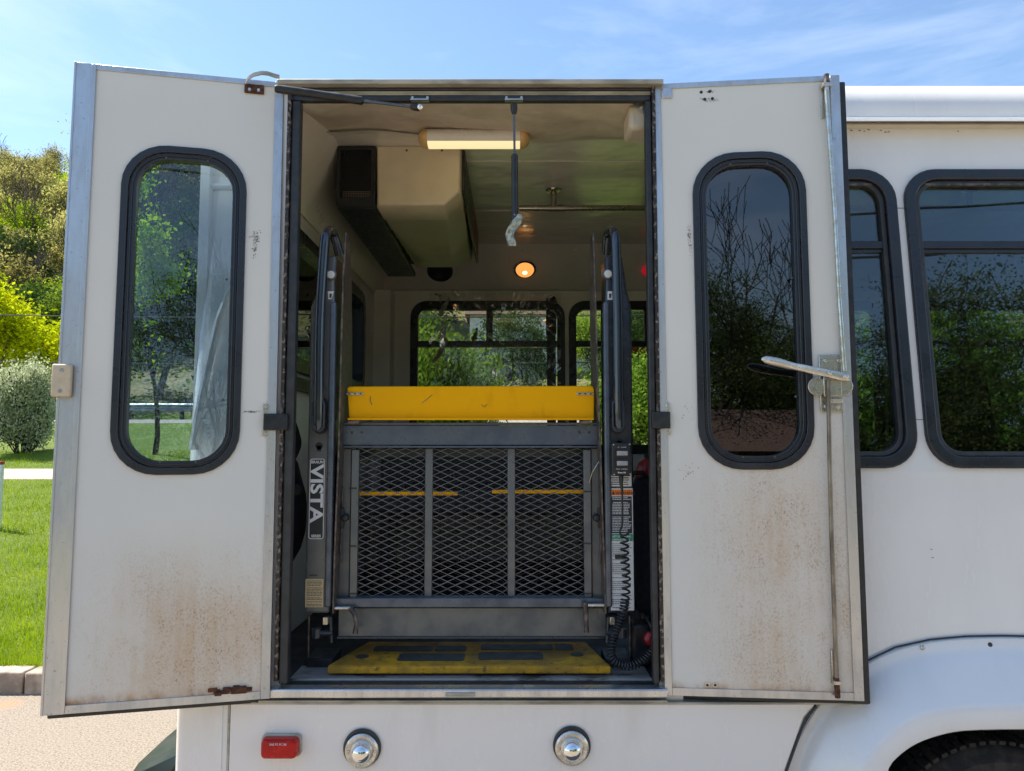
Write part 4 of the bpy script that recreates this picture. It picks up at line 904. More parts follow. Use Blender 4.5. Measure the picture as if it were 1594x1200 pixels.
def hdr_bracket(px_):
    c = P(px_, 154, YD-0.005); o = obj('strut_mount', MB().box(c.x-0.028, c.x+0.028, YD-0.022, YD-0.002, c.z-0.010, c.z-0.006), M['alu'], bus, bevel=0.001); obj('mount_plate', MB().box(c.x-0.03, c.x+0.03, YD-0.007, YD-0.0035, c.z-0.005, c.z+0.008), M['lift_dark'], o)
    for s_ in (-1, 1): obj('bolt', MB().lathe(c+Vector((s_*0.023, -0.003, 0.002)), (0, -1, 0), [(0, 0.0055), (0.004, 0.004)], 10), M['zinc'], o)
hdr_bracket(654); hdr_bracket(800)
t0 = P(800, 168, 2.175); t1 = P(801, 240, 2.185); t2 = P(801.5, 335, 2.19)
g2 = gas_strut(t2, t1, t0, 'black gas strut hanging straight down from the header above the lift')
# paper tag stuck to its lower end
tg = thing('paper_tag', 'crumpled pale paper tag stuck to the lower end of the hanging strut', 'tag', P(800, 355, 2.18))
mb = MB(); vs_ = []
for j in range(13):
    t_ = j/12; py_ = 333+50*t_; cx = 806-12*math.sin(t_*1.5)+(3*math.sin(t_*8)); wd = 6+2*math.sin(t_*5)
    if t_ > .55: wd = 6.5
    for i in range(4): vs_.append(P(cx-wd+2*wd*i/3, py_, 2.178+0.006*math.sin(i*2+j*.9)))
mb.add(vs_, [(j*4+i, j*4+i+1, (j+1)*4+i+1, (j+1)*4+i) for j in range(12) for i in range(3)])
obj('paper', mb, mat('yellowed_paper', (0.50, 0.52, 0.42), (0.22, 0.28, 0.27), 0.6, scale=80, lo=0.45, hi=0.6), tg).modifiers.new('s', 'SOLIDIFY').thickness = 0.0006

# ================================================================== WHEELCHAIR LIFT
lift = thing('wheelchair_lift', 'folded grey wheelchair lift with yellow barrier standing in the bus doorway', 'wheelchair lift', (-0.1, 2.42, FL))
YT = 2.34
F = FY(YT)
def tower(side):
    L = side == 'L'
    if L: xa0, xa1 = XX(473, 955, YT), XX(512, 955, YT)
    else: xa0, xa1 = XX(946, 950, YT), XX(989, 950, YT)
    zt, zm_, zb_ = ZZ(398, YT), ZZ(478, YT), ZZ(955, YT)
    inn = 1 if L else -1
    # tapered top
    if L: prof = [(xa0, zb_), (xa1, zb_), (xa1, zm_), (xa1-0.004, ZZ(440, YT)), (xa1+0.002, zt), (xa1-0.058, zt), (xa0+0.018, ZZ(455, YT)), (xa0, zm_)]
    else: prof = [(xa1, zb_), (xa0, zb_), (xa0, zm_), (xa0+0.003, ZZ(440, YT)), (xa0+0.002, zt), (xa0+0.058, zt), (xa1-0.012, ZZ(455, YT)), (xa1, zm_)]
    prof = prof if L else prof[::-1]
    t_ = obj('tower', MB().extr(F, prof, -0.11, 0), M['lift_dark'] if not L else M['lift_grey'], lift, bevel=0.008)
    # edge channel
    xc0, xc1 = (xa1-0.014, xa1+0.006) if L else (xa0-0.006, xa0+0.014)
    obj('channel', MB().box(xc0, xc1, YT-0.010, YT+0.02, zb_+0.02, ZZ(470, YT)), M['lift'], t_, bevel=0.006)
    # slot where the handrail foot sits
    sx = XX(494 if L else 963, 640, YT-0.03)
    return t_, xa0, xa1
tL, a0, a1 = tower('L'); tR, b0, b1 = tower('R')
def handrail(side):
    L = side == 'L'
    f = (lambda px_, py_, Y: P(px_, py_, Y))
    if L: pts = [f(496, 668, 2.315), f(496, 640, 2.31), f(498, 500, 2.31), f(504, 400, 2.31), f(506, 375, 2.31), f(507, 366, 2.315), f(510, 360, 2.335), f(515, 360, 2.37), f(520, 367, 2.40), f(529, 397, 2.42)]
    else: pts = [f(964, 665, 2.315), f(963, 640, 2.31), f(962, 500, 2.31), f(959, 400, 2.31), f(958, 375, 2.31), f(957, 365, 2.315), f(953.5, 360, 2.335), f(949, 361, 2.37), f(946, 368, 2.40), f(943, 397, 2.42)]
    # smooth
    def cr(p, n=5):
        o = []
        for i in range(len(p)-1):
            p0, p1, p2, p3 = p[max(i-1, 0)], p[i], p[i+1], p[min(i+2, len(p)-1)]
            for k_ in range(n):
                t_ = k_/n; o.append(0.5*((2*p1)+(p2-p0)*t_+(2*p0-5*p1+4*p2-p3)*t_*t_+(3*p1-p0-3*p2+p3)*t_**3))
        return o+[p[-1]]
    h = obj('handrail', MB().tube(cr(pts), 0.0158, 24), M['tube'], lift)
    cx = XX(495 if L else 963, 640, 2.3)
    zf0, zf1 = ZZ(675, 2.3), ZZ(622, 2.3)
    Fh = FY(YT-0.001)
    obj('slot', MB().extr(Fh, rr(cx-0.021, cx+0.021, zf0, zf1+0.01, 0.019), 0, 0.002), M['black'], tL if L else tR)
    obj('clevis', MB().ring(FY(2.318), rr(cx-0.0205, cx+0.0205, zf0+0.004, zf1+0.004, 0.019), rr(cx-0.0135, cx+0.0135, zf0+0.018, zf1-0.006, 0.012), 0.0, 0.018), M['lift_dark'], h, bevel=0.003)
    obj('link', MB().box(cx-0.009, cx+0.009, 2.298, 2.312, zf0+0.03, zf1+0.004), M['lift'], h, bevel=0.002)
    # disc, sticker, hole
    t_ = tL if L else tR
    c = P(516 if L else 946, 428 if L else 427, YT-0.001)
    obj('disc', MB().lathe(c, (0, -1, 0), [(0, 0.0175), (0.005, 0.017), (0.006, 0.0135)], 24), M['lift'], t_)
    obj('disc_face', MB().lathe(c+Vector((0, -0.0055, 0)), (0, -1, 0), [(0, 0.0125), (0.003, 0.012)], 24), M['lens_frost'], t_)
    c = P(515 if L else 950, 460, YT-0.001); Fs = Frame(c, (1, 0, 0), (0, 0, 1), (0, -1, 0))
    st_ = obj('sticker', MB().extr(Fs, [(-0.010, 0.014), (0.010, 0.014), (0.002, -0.012), (-0.008, -0.012)] if L else [(-0.009, 0.014), (0.009, 0.014), (0.009, -0.014), (-0.009, -0.014)], 0, 0.001), M['decal_white'], t_)
    obj('sticker_mark', MB().extr(Fs, [(-0.004, 0.006), (0.004, 0.006), (0.002, -0.008), (-0.004, -0.008)], 0.0012, 0.0016), M['decal_ink'], st_)
    c = P(497 if L else 964, 694 if L else 686, YT-0.0005); obj('keyhole', MB().lathe(c, (0, -1, 0), [(0, 0.0115), (0.001, 0.0115)], 20).box(c.x-0.007, c.x+0.006, c.y-0.001, c.y, c.z-0.017, c.z), M['black'], t_)
handrail('L'); handrail('R')
# decal on the left tower
cu0 = P(488, 713, YT); cu1 = P(485, 838, YT)
dL = XX(486, 713, YT); dR = XX(509, 713, YT); dz1 = ZZ(714, YT); dz0 = ZZ(839, YT)
dxm = (a0+a1)/2-0.006; dw = 0.0235
Ft = Frame((dxm, YT, 0), (1, 0, 0), (0, 0, 1), (0, -1, 0))
dc = obj('name_decal', MB().ring(Ft, rr(-dw, dw, dz0, dz1, 0.008), rr(-dw+0.0022, dw-0.0022, dz0+0.0022, dz1-0.0022, 0.006), 0.0003, 0.0010), M['decal_white'], tL)
obj('decal_field', MB().extr(Ft, rr(-dw+0.0023, dw-0.0023, dz0+0.0023, dz1-0.0023, 0.006), 0.0003, 0.0007), M['decal_ink'], dc)
text('BRAUN', 0.0125, Ft, 0, dz1-0.0145, 0.0011, M['decal_white'], dc, bold=0.0003, sx=0.95, align='CENTER')
text('SERIES', 0.0115, Ft, 0, dz0+0.0055, 0.0011, M['decal_white'], dc, bold=0.0003, sx=0.95, align='CENTER')
# VISTA reads downward (rotated clockwise)
text('VISTA', 0.054, Ft, -0.0185, dz1-0.019, 0.0011, M['decal_white'], dc, rot=-90, bold=0.0016, sx=1.28)
# information plate
ip0 = P(476, 901, YT); ip1 = P(503, 945, YT)
ipl = obj('data_plate', MB().box(ip0.x, ip1.x, YT-0.0012, YT-0.0002, ip1.z, ip0.z), M['decal_tan'], tL)
mb = MB(); rs = random.Random(6); z = ip0.z-0.006
while z > ip1.z+0.004:
    x = ip0.x+0.004
    while x < ip1.x-0.008:
        L_ = rs.uniform(0.004, 0.014); L_ = min(L_, ip1.x-0.004-x); mb.box(x, x+L_, YT-0.0017, YT-0.0013, z-0.0009, z+0.0008); x += L_+0.0018
    z -= rs.choice((0.0046, 0.0046, 0.0075))
obj('fine_print', mb, M['decal_ink'], ipl, smooth=False)
obj('plate_slot', MB().box(ip0.x+0.012, ip0.x+0.036, YT-0.0012, YT-0.0002, ip0.z+0.010, ip0.z+0.013), M['black'], tL)
# right tower decals
def decal_box(px0, py0, px1, py1, m_, par, name='warning_decal', w_=0.0012, w0=0.0002):
    a = P(px0, py0, YT); b = P(px1, py1, YT); return obj(name, MB().box(a.x, b.x, YT-w_, YT-w0, b.z, a.z), m_, par), a, b
wd1, _, _ = decal_box(948, 706, 983, 757, M['decal_white'], tR)
wd2, _, _ = decal_box(949, 760, 987, 950, M['decal_white'], tR)
def lines(par, px0, px1, py0, py1, m_, step, seed, w_=0.0026, gapy=0.1, hgt=0.4):
    mb = MB(); rs = random.Random(seed); py_ = py0
    while py_ < py1:
        a = P(px0, py_, YT); b = P(px1, py_+step*hgt, YT); x = a.x+(rs.choice((0, 0.003)) if rs.random() < .3 else 0); end = b.x-rs.uniform(0, 0.012)
        while x < end-0.002:
            L_ = min(rs.uniform(0.003, 0.009), end-x); mb.box(x, x+L_, YT-w_-0.0005, YT-w_, b.z, a.z); x += L_+0.0012
        py_ += step*(2 if rs.random() < gapy else 1)
    obj('fine_print', mb, m_, par, smooth=False)
lines(wd1, 951, 981, 743, 754, M['decal_ink'], 3.4, 1, 0.0014)
decal_box(951, 762, 984, 771, M['decal_orange'], wd2, 'orange_band', 0.0018, 0.00125)
Fr = FY(YT); q = P(959, 769.5, YT)
text('WARNING', 0.0125, Fr, q.x-0.002, q.z, 0.0019, M['decal_ink'], wd2, bold=0.0003, sx=1.0)
q = P(952, 769.5, YT); obj('warning_triangle', MB().extr(Fr, [(q.x, q.z), (q.x+0.011, q.z), (q.x+0.0055, q.z+0.010)], 0.0019, 0.0023), M['decal_ink'], wd2)
decal_box(951, 772.5, 984, 830, M['decal_ink'], wd2, 'black_band', 0.0018, 0.00125)
lines(wd2, 953, 983, 774, 828, M['decal_white'], 2.5, 2, 0.0019, 0.12, 0.42)
decal_box(951, 831, 985, 842, M['decal_green'], wd2, 'green_band', 0.0018, 0.00125)
q = P(953, 836, YT); text('LIFT OPERATING', 0.0078, Fr, q.x, q.z-0.0005, 0.0019, M['decal_white'], wd2, bold=0.0002)
q = P(953, 841, YT); text('INSTRUCTIONS', 0.0078, Fr, q.x, q.z-0.0005, 0.0019, M['decal_white'], wd2, bold=0.0002)
lines(wd2, 953, 984, 846, 946, M['decal_ink'], 3.1, 3, 0.0014, 0.22, 0.28)
decal_box(957, 863, 975, 870, M['decal_ink'], wd2, 'black_band', 0.0018, 0.00125)
# platform side plates seen edge on
for L in (True, False):
    sp_ = []
    if L: cs = [(537.5, 362), (533, 430), (531, 500), (528.5, 600), (526, 700), (522, 800), (519, 880), (517, 955)]
    else: cs = [(924.5, 362), (927, 430), (929, 500), (932, 600), (936, 700), (939, 800), (942, 880), (944, 955)]
    xs_ = [(XX(a, b, YT), ZZ(b, YT)) for a, b in cs]
    x0_ = sum(x for x, z in xs_)/len(xs_)
    s_ = 1 if L else -1; mb = MB()
    n = len(cs); back = [0.03, 0.10, 0.13, 0.15, 0.15, 0.15, 0.14, 0.12]
    A = [Vector((x, YT, z)) for x, z in xs_]; B = [Vector((x+s_*0.003, YT+bk, z+(-0.012 if i == 0 else 0))) for i, ((x, z), bk) in enumerate(zip(xs_, back))]
    th = Vector((s_*0.005, 0, 0)); vv = A+B+[p+th for p in A]+[p+th for p in B]
    mb.add(vv, [(i, i+1, n+i+1, n+i) for i in range(n-1)]+[(2*n+i, 3*n+i, 3*n+i+1, 2*n+i+1) for i in range(n-1)]+[(i, 2*n+i, 2*n+i+1, i+1) for i in range(n-1)]+[(n+i, n+i+1, 3*n+i+1, 3*n+i) for i in range(n-1)]+[(0, n, 3*n, 2*n), (n-1, 3*n-1, 4*n-1, 2*n-1)])
    obj('side_plate', mb, M['worn_edge'], lift)
# lifting arms between tower and platform
for L in (True, False):
    x0_, x1_ = (XX(514, 700, 2.42), XX(521, 700, 2.42)) if L else (XX(938, 700, 2.42), XX(944, 700, 2.42))
    obj('parallel_arm', MB().box(x0_, x1_, 2.40, 2.44, ZZ(900, 2.4), ZZ(470, 2.4)), M['black'], lift, bevel=0.003)
# yellow barrier
YP = 2.385
by0, by1 = ZZ(653, YP), ZZ(600, YP); bx0, bx1 = XX(540, 625, YP), XX(926, 625, YP)
Fp = FY(YP)
bar = obj('yellow_barrier', MB().extr(Fp, [(bx0+0.008, by0), (bx1-0.003, by0), (bx1-0.001, by1-0.012), (bx1-0.007, by1-0.001), (bx0+0.005, by1-0.003), (bx0, by1-0.010)], -0.02, 0), M['yellow'], lift, bevel=0.003)
obj('barrier_lip', MB().box(bx0+0.008, bx1-0.006, YP-0.022, YP-0.0005, by0-0.002, by0+0.004), M['yellow'], bar, bevel=0.001)
for px_ in (553, 911):
    c = P(px_, 613, YP-0.001); obj('barrier_hinge', MB().box(c.x-0.028, c.x+0.028, YP-0.004, YP-0.0003, c.z-0.004, c.z+0.004), M['zinc'], bar, bevel=0.001)
    mb = MB()
    for dx in (-0.018, 0.0, 0.018): mb.box(c.x+dx-0.003, c.x+dx+0.003, YP-0.0046, YP-0.0041, c.z-0.002, c.z+0.002)
    obj('hinge_gap', mb, M['black'], bar)
for px_ in (552, 910): 
    c = P(px_, 657, YP); obj('hinge_knuckle', MB().tube([(c.x-0.018, YP-0.010, c.z), (c.x+0.018, YP-0.010, c.z)], 0.0095, 12), M['worn_edge'], bar)
def tinymark(par, pts, r_):
    mb = MB(); mb.tube([P(a, b, YP-0.0005) for a, b in pts], r_, 5); obj('scratch', mb, M['worn_edge'], par)
tinymark(bar, [(577, 617), (576, 622), (579, 630)], 0.0012); tinymark(bar, [(657, 627), (665, 621), (673, 614)], 0.0009); tinymark(bar, [(750, 630), (754, 634), (758, 629)], 0.0011)
# platform frame
YM = 2.40
def pbox(px0, px1, py0, py1, Y, d0=0, d1=0.03, pyref=None):
    r_ = pyref or (py0+py1)/2
    return (XX(px0, r_, Y), XX(px1, r_, Y), Y+d0, Y+d1, ZZ(py1, Y), ZZ(py0, Y))
plat = obj('platform_frame', MB().box(*pbox(529, 936, 662, 693, YM-0.012, 0, 0.05)).box(*pbox(527, 938, 694, 697, YM-0.02, 0, 0.03)).box(*pbox(530, 936, 657.5, 661.5, YM-0.014, 0, 0.03)), M['lift'], lift, bevel=0.002)
mb = MB()
for px_ in (548, 563, 902, 917): mb.lathe(P(px_, 673, YM-0.0125), (0, -1, 0), [(0, 0.004), (0.0006, 0.004)], 12)
obj('bolt_hole', mb, M['black'], plat)
obj('side_rail', MB().box(*pbox(529, 545, 698, 931, YM, 0, 0.012, 815)).box(*pbox(545.5, 557, 700, 930, YM-0.012, 0, 0.02, 815)), M['lift_grey'], plat, bevel=0.002)
obj('side_rail', MB().box(*pbox(921, 939, 698, 931, YM, 0, 0.012, 815)).box(*pbox(909, 920.5, 700, 930, YM-0.012, 0, 0.02, 815)), M['lift_grey'], plat, bevel=0.002)
for a, b in ((661, 673), (790, 802)):
    obj('mesh_bar', MB().box(*pbox(a, b, 697.5, 930, YM-0.006, 0, 0.018, 815)), M['lift_grey'], plat, bevel=0.003)
obj('lower_rail', MB().box(*pbox(519, 946, 931, 946, YM-0.03, 0, 0.05)), M['lift'], plat, bevel=0.003)
obj('lower_plate', MB().box(*pbox(527, 943, 946.5, 991, YM-0.015, 0, 0.01)), M['lift_grey'], plat, bevel=0.001)
obj('lower_lip', MB().box(*pbox(524, 944, 991.3, 994.5, YM-0.022, 0, 0.03)), M['lift_dark'], plat, bevel=0.001)
def exmesh(x0, x1, z0_, z1_, Y, pw, ph, r_, phase=0):
    mb = MB(); nzr = int((z1_-z0_)/(ph/2))+1
    # expanded metal: zigzag ribbons, pairs touch at the knuckles
    for j in range(nzr+1):
        zc2 = z0_+j*ph/2; s_ = 1 if j % 2 == 0 else -1
        if zc2 > z1_+0.001: break
        pts = []; x = x0; i = 0
        while True:
            xx = min(x0+i*pw/2, x1); hgt = (1 if (i+j) % 2 == 0 else -1)*ph*0.23
            pts.append(Vector((xx, Y+(0.0015 if i % 2 else -0.0015), min(max(zc2+hgt, z0_), z1_))))
            if x0+i*pw/2 >= x1: break
            i += 1
        for a, b in zip(pts, pts[1:]):
            t_ = Vector((0, 0, r_)); d_ = Vector((0, r_*1.4, r_*0.6))
            q = [a-t_, b-t_, b+t_, a+t_]; mb.hexa(q, [p+d_ for p in q])
    return mb
zM0, zM1 = ZZ(931, YM), ZZ(698, YM)
for a, b in ((557, 661), (673, 790), (802, 909)):
    x0_, x1_ = XX(a, 815, YM), XX(b, 815, YM)
    obj('mesh_panel', exmesh(x0_, x1_, zM0, zM1, YM+0.004, 0.050, 0.0225, 0.0010), M['mesh'], plat, smooth=False, recalc=False)
# second folded mesh leaf behind
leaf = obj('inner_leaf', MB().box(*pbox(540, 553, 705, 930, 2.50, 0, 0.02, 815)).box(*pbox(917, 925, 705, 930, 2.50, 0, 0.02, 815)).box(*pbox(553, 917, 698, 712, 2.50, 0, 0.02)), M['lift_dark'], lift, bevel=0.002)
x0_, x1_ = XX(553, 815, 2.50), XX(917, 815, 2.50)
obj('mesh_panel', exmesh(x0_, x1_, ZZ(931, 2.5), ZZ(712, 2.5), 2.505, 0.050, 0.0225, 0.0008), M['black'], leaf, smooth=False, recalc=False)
# yellow stripe behind the mesh
a = P(557, 765.5, 2.47); b = P(712, 771, 2.47); obj('yellow_stripe', MB().box(a.x, b.x, 2.47, 2.49, b.z, a.z), M['yellow'], leaf); a = P(766, 762.5, 2.47); b = P(909, 768, 2.47); obj('yellow_stripe', MB().box(a.x, b.x, 2.47, 2.49, b.z, a.z), M['yellow'], leaf)
# knobs on the side rails
for px_, s_ in ((537, 1), (929, -1)):
    c = P(px_, 806, YM-0.013)
    obj('lock_knob', MB().lathe(c+Vector((0, 0.006, 0)), (0, -1, 0), [(0, 0.012), (0.01, 0.013), (0.016, 0.008)], 14).box(c.x-s_*0.016, c.x-s_*0.004, c.y-0.006, c.y+0.008, c.z-0.033, c.z+0.033), M['black'], plat, bevel=0.003)
    obj('spring_wire', MB().tube([c+Vector((-s_*.008, 0, .10)), c+Vector((-s_*.010, -.003, .06)), c+Vector((-s_*.008, 0, .035))], 0.0025, 6), M['worn_edge'], plat)
    obj('spring_wire', MB().tube([c+Vector((-s_*.010, 0, -.035)), c+Vector((-s_*.012, -.003, -.09)), c+Vector((-s_*.008, 0, -.14))], 0.0025, 6), M['worn_edge'], plat)
mb = MB()
for px_, lst in ((549, (760, 850, 924)), (915, (765, 846, 924))):
    for py_ in lst: mb.box(*pbox(px_-6, px_+6, py_-1.2, py_+1.2, YM-0.0135, 0, 0.004))
obj('rail_notch', mb, M['black'], plat)
obj('tether_wire', MB().tube([P(938, 710, 2.37), P(930, 722, 2.365), P(922, 735, 2.37), P(917, 752, 2.38)], 0.0011, 6), M['zinc'], plat)
# pins and levers
for L in (True, False):
    s_ = 1 if L else -1; pa, pb = ((521, 946.5), (550, 946.5)) if L else ((943, 942), (913, 942))
    pn = obj('lock_pin', MB().tube([P(*pa, 2.352), P(*pb, 2.352)], 0.0055, 12), M['tan_plastic'] if False else M['cast'], plat)
    pts = [P(545, 946, 2.35), P(552, 955, 2.345), P(555, 970, 2.345), P(553, 986, 2.345)] if L else [P(911, 938, 2.35), P(912, 955, 2.345), P(913, 970, 2.345), P(913, 984, 2.345)]
    obj('lever', MB().tube(pts, [0.009, 0.0085, 0.006, 0.009], 10), M['worn_edge'], pn)
    if not L: obj('wire', MB().tube([P(930, 946, 2.352), P(931, 960, 2.35), P(937, 973, 2.35), P(944, 978, 2.36)], 0.0009, 6), M['worn_edge'], pn)
    # linkage hardware below the tower
    f = lambda a, b, Y=2.36: P(a if L else 1461-a, b, Y)
    mb = MB(); mb.tube([f(494, 985), f(518, 985)], 0.009, 12); mb.tube([f(493, 978), f(493, 992)], 0.015, 12); mb.tube([f(514, 960), f(516, 1000)], 0.006, 8)
    obj('linkage', mb, M['lift_dark'], lift)
    obj('linkage_rod', MB().tube([f(481, 958, 2.37), f(480, 1022, 2.37)], 0.0035, 8), M['worn_edge'], lift)
    obj('linkage_block', MB().box(f(505, 975).x, f(513, 975).x, 2.335, 2.36, f(0, 970).z, f(0, 958).z), M['zinc'], lift, bevel=0.002)
    obj('tower_foot', MB().box(f(480, 1020, 2.4).x, f(520, 1020, 2.4).x, 2.38, 2.50, FL+0.0, FL+0.03), M['black'], lift, bevel=0.003)
# bridge plate on the floor, yellow
yb0 = 2.30; zbp = ZZ(1036, yb0)
yb1 = 2.60
def bpt(px_, py_):   # point on the plate's top plane
    r_ = rayp(px_, py_); t_ = (zbp-CZ)/r_.z; return Vector((r_.x*t_, r_.y*t_, zbp))
fl_ = bpt(514, 1032); fr_ = bpt(946, 1026); 
xl, xr2 = fl_.x, fr_.x
pl_out = [(xl, yb0), (xr2, yb0-0.0), (xr2-0.012, yb0+0.05), (xr2-0.05, 2.57), (xl+0.07, 2.57), (xl+0.012, yb0+0.05)]
FZ = Frame((0, 0, zbp), (1, 0, 0), (0, 1, 0), (0, 0, 1))
bp = obj('bridge_plate', MB().extr(FZ, pl_out, -0.012, 0), M['yellow_worn'], lift, bevel=0.002)
obj('bridge_lip', MB().box(xl, xr2, yb0-0.010, yb0-0.0005, zbp-0.022, zbp-0.0005), M['yellow_worn'], bp, bevel=0.004)
mb = MB()  # dark raised patches drawn where the plate has cutouts
for (p, q, r_, s_) in ((617, 722, 1018, 1029), (744, 846, 1016, 1027), (580, 672, 1006, 1014), (676, 725, 1006, 1014), (748, 861, 1004, 1012), (866, 893, 1003, 1012)):
    A, B, C, D2 = bpt(p, s_), bpt(q, s_), bpt(q-1, r_), bpt(p+2, r_)
    mb.extr(FZ, rr(A.x, B.x, A.y, C.y, min(0.012, abs(C.y-A.y)/2.2), 4), 0.0004, 0.0022)
for (p, q) in ((564, 1022), (898, 1019)):
    A = bpt(p, q); mb.lathe(A+Vector((0, 0, 0.0004)), (0, 0, 1), [(0, 0.021), (0.0016, 0.021)], 20)
obj('dark_cutout', mb, M['dark_trim'], bp)
mb = MB()
for px_ in (605, 656, 804, 855): 
    a = P(px_, 1046, 2.29); mb.tube([a, a+Vector((0, 0.0, -0.022))], 0.0012, 6)
obj('drip_wire', mb, M['worn_edge'], lift)

# ================================================================== PENDANT CONTROL with coiled cord
YC = 2.30
pc = thing('hand_control', 'black two-button hand control hung on the right lift tower, coiled cord below', 'hand control', P(967, 715, YC))
a = P(952, 689, YC-0.012); b = P(983, 741, YC-0.012); Fc = FY(YC-0.012)
obj('housing', MB().extr(Fc, rr(a.x, b.x, b.z, a.z, 0.006), -0.028, 0), M['black'], pc, bevel=0.004)
for py_ in (705.5, 721):
    c0 = P(959, py_-5, YC-0.013); c1 = P(978, py_+5, YC-0.013)
    obj('switch_bezel', MB().ring(Fc, rr(c0.x-0.002, c1.x+0.002, c1.z-0.002, c0.z+0.002, 0.004, 3), rr(c0.x+0.002, c1.x-0.002, c1.z+0.003, c0.z-0.003, 0.001, 3), 0.0002, 0.004), M['black'], pc)
    obj('switch', MB().fbox(Fc, c0.x+0.002, c1.x-0.002, c1.z+0.003, c0.z-0.003, 0.0003, 0.005), M['grey_button'], pc, bevel=0.001)
for px_, py_ in ((955, 692), (980, 691.5), (956, 738.5), (981, 738)): obj('screw', MB().lathe(P(px_, py_, YC-0.0125), (0, -1, 0), [(0, 0.0030), (0.0015, 0.0024)], 10), M['zinc'], pc)
q = P(968, 696.5, YC-0.0125); text('UP   DOWN', 0.005, Fc, q.x, q.z-0.001, 0.0006, M['decal_white'], pc, align='CENTER')
q = P(968, 730.5, YC-0.0125); text('FOLD  UNFOLD', 0.005, Fc, q.x, q.z-0.001, 0.0006, M['decal_white'], pc, align='CENTER')
q = P(968, 736, YC-0.0125); text('Braun Lift', 0.0062, Fc, q.x, q.z-0.001, 0.0006, M['decal_white'], pc, align='CENTER', bold=0.0002)
def catmull(p, n=8):
    p = [Vector(q) for q in p]; o = []
    for i in range(len(p)-1):
        p0, p1, p2, p3 = p[max(i-1, 0)], p[i], p[i+1], p[min(i+2, len(p)-1)]
        for k_ in range(n):
            t_ = k_/n; o.append(0.5*((2*p1)+(p2-p0)*t_+(2*p0-5*p1+4*p2-p3)*t_*t_+(3*p1-p0-3*p2+p3)*t_**3))
    return o+[p[-1]]
YC2 = 2.292
obj('strain_relief', MB().tube([P(967, 741, YC2), P(967, 752, YC2), P(968.5, 764, YC2)], [0.008, 0.006, 0.004], 10), M['black'], pc)
obj('cord_lead', MB().tube(catmull([P(968.5, 760, YC2), P(969, 790, YC2), P(968.5, 815, YC2), P(965, 829, YC2), P(970, 834, YC2)]), 0.0030, 8), M['black'], pc)
def helix(path, R_, r_, pitch):
    path = catmull(path, 24); L = [0]
    for a, b in zip(path, path[1:]): L.append(L[-1]+(b-a).length)
    out_ = []; tot = L[-1]; s_ = 0; i = 0; phi = 0
    while s_ < tot:
        while i < len(L)-2 and L[i+1] < s_: i += 1
        t_ = (s_-L[i])/max(1e-9, L[i+1]-L[i]); p = path[i].lerp(path[i+1], t_); d_ = (path[i+1]-path[i]).normalized()
        u_ = d_.cross(Vector((0, 1, 0)))
        u_ = u_.normalized() if u_.length > 1e-4 else Vector((1, 0, 0)); w2 = d_.cross(u_)
        pt = pitch(s_/tot); out_.append(p+(u_*math.cos(phi)+w2*math.sin(phi))*R_)
        ds = pt/10; s_ += ds; phi += 2*math.pi/10
    return MB().tube(out_, r_, 6)
path = [P(972, 830, YC2), P(972.5, 870, YC2), P(975, 900, YC2), P(973, 935, YC2), P(968, 960, YC2), P(957, 985, YC2), P(951, 1010, YC2), P(955, 1027, YC2), P(973, 1036, YC2), P(990, 1034, YC2), P(1008, 1022, 2.30), P(1021, 1006, 2.31)]
obj('coiled_cord', helix(path, 0.0115, 0.0033, lambda t_: 0.0195 if t_ < 0.36 else 0.0095), M['black'], pc)

# ================================================================== things inside the bus
def put_ground(): pass
# black bag hanging by the rear wall
bag = thing('black_bag', 'black bag with a long strap hanging beside the left lift tower', 'bag', P(452, 760, 2.55))
mb = MB(); prof = [(640, 444, 450), (665, 444, 462), (690, 447, 466), (705, 444, 452), (722, 442, 462), (745, 442, 468), (770, 441, 476), (800, 441, 478), (830, 441, 474), (855, 441, 466), (878, 443, 452)]
ring_ = []; ns = 12
for py_, l, r_ in prof[3:]:
    a = P(l-14, py_, 2.56); b = P(r_, py_, 2.56); c = (a+b)/2; h = (b.x-a.x)/2
    for k_ in range(ns):
        t_ = 2*math.pi*k_/ns; ring_.append(c+Vector((h*math.cos(t_), 0.07*math.sin(t_)+0.01*noise.noise(Vector((py_*.05, k_, 0))), 0)))
nn = len(prof)-3; mb.add(ring_, [(j*ns+i, j*ns+(i+1) % ns, (j+1)*ns+(i+1) % ns, (j+1)*ns+i) for j in range(nn-1) for i in range(ns)]+[tuple(range(ns)), tuple(range((nn-1)*ns, nn*ns))])
obj('bag_body', mb, M['fabric'], bag)
mb = MB(); pts = catmull([P(446, 600, 2.6), P(450, 640, 2.55), P(460, 672, 2.52), P(463, 692, 2.52), P(456, 712, 2.53), P(447, 722, 2.54)]); n = len(pts)
mb.add([p-Vector((0.012, 0, 0)) for p in pts]+[p+Vector((0.012, 0.004, 0)) for p in pts], [(i, i+1, n+i+1, n+i) for i in range(n-1)])
obj('strap', mb, M['fabric'], bag).modifiers.new('s', 'SOLIDIFY').thickness = 0.004
obj('badge', MB().lathe(P(461, 762, 2.485), (0.1, -1, 0), [(0, 0.019), (0.003, 0.018), (0.004, 0.012)], 20), M['dark_trim'], bag)
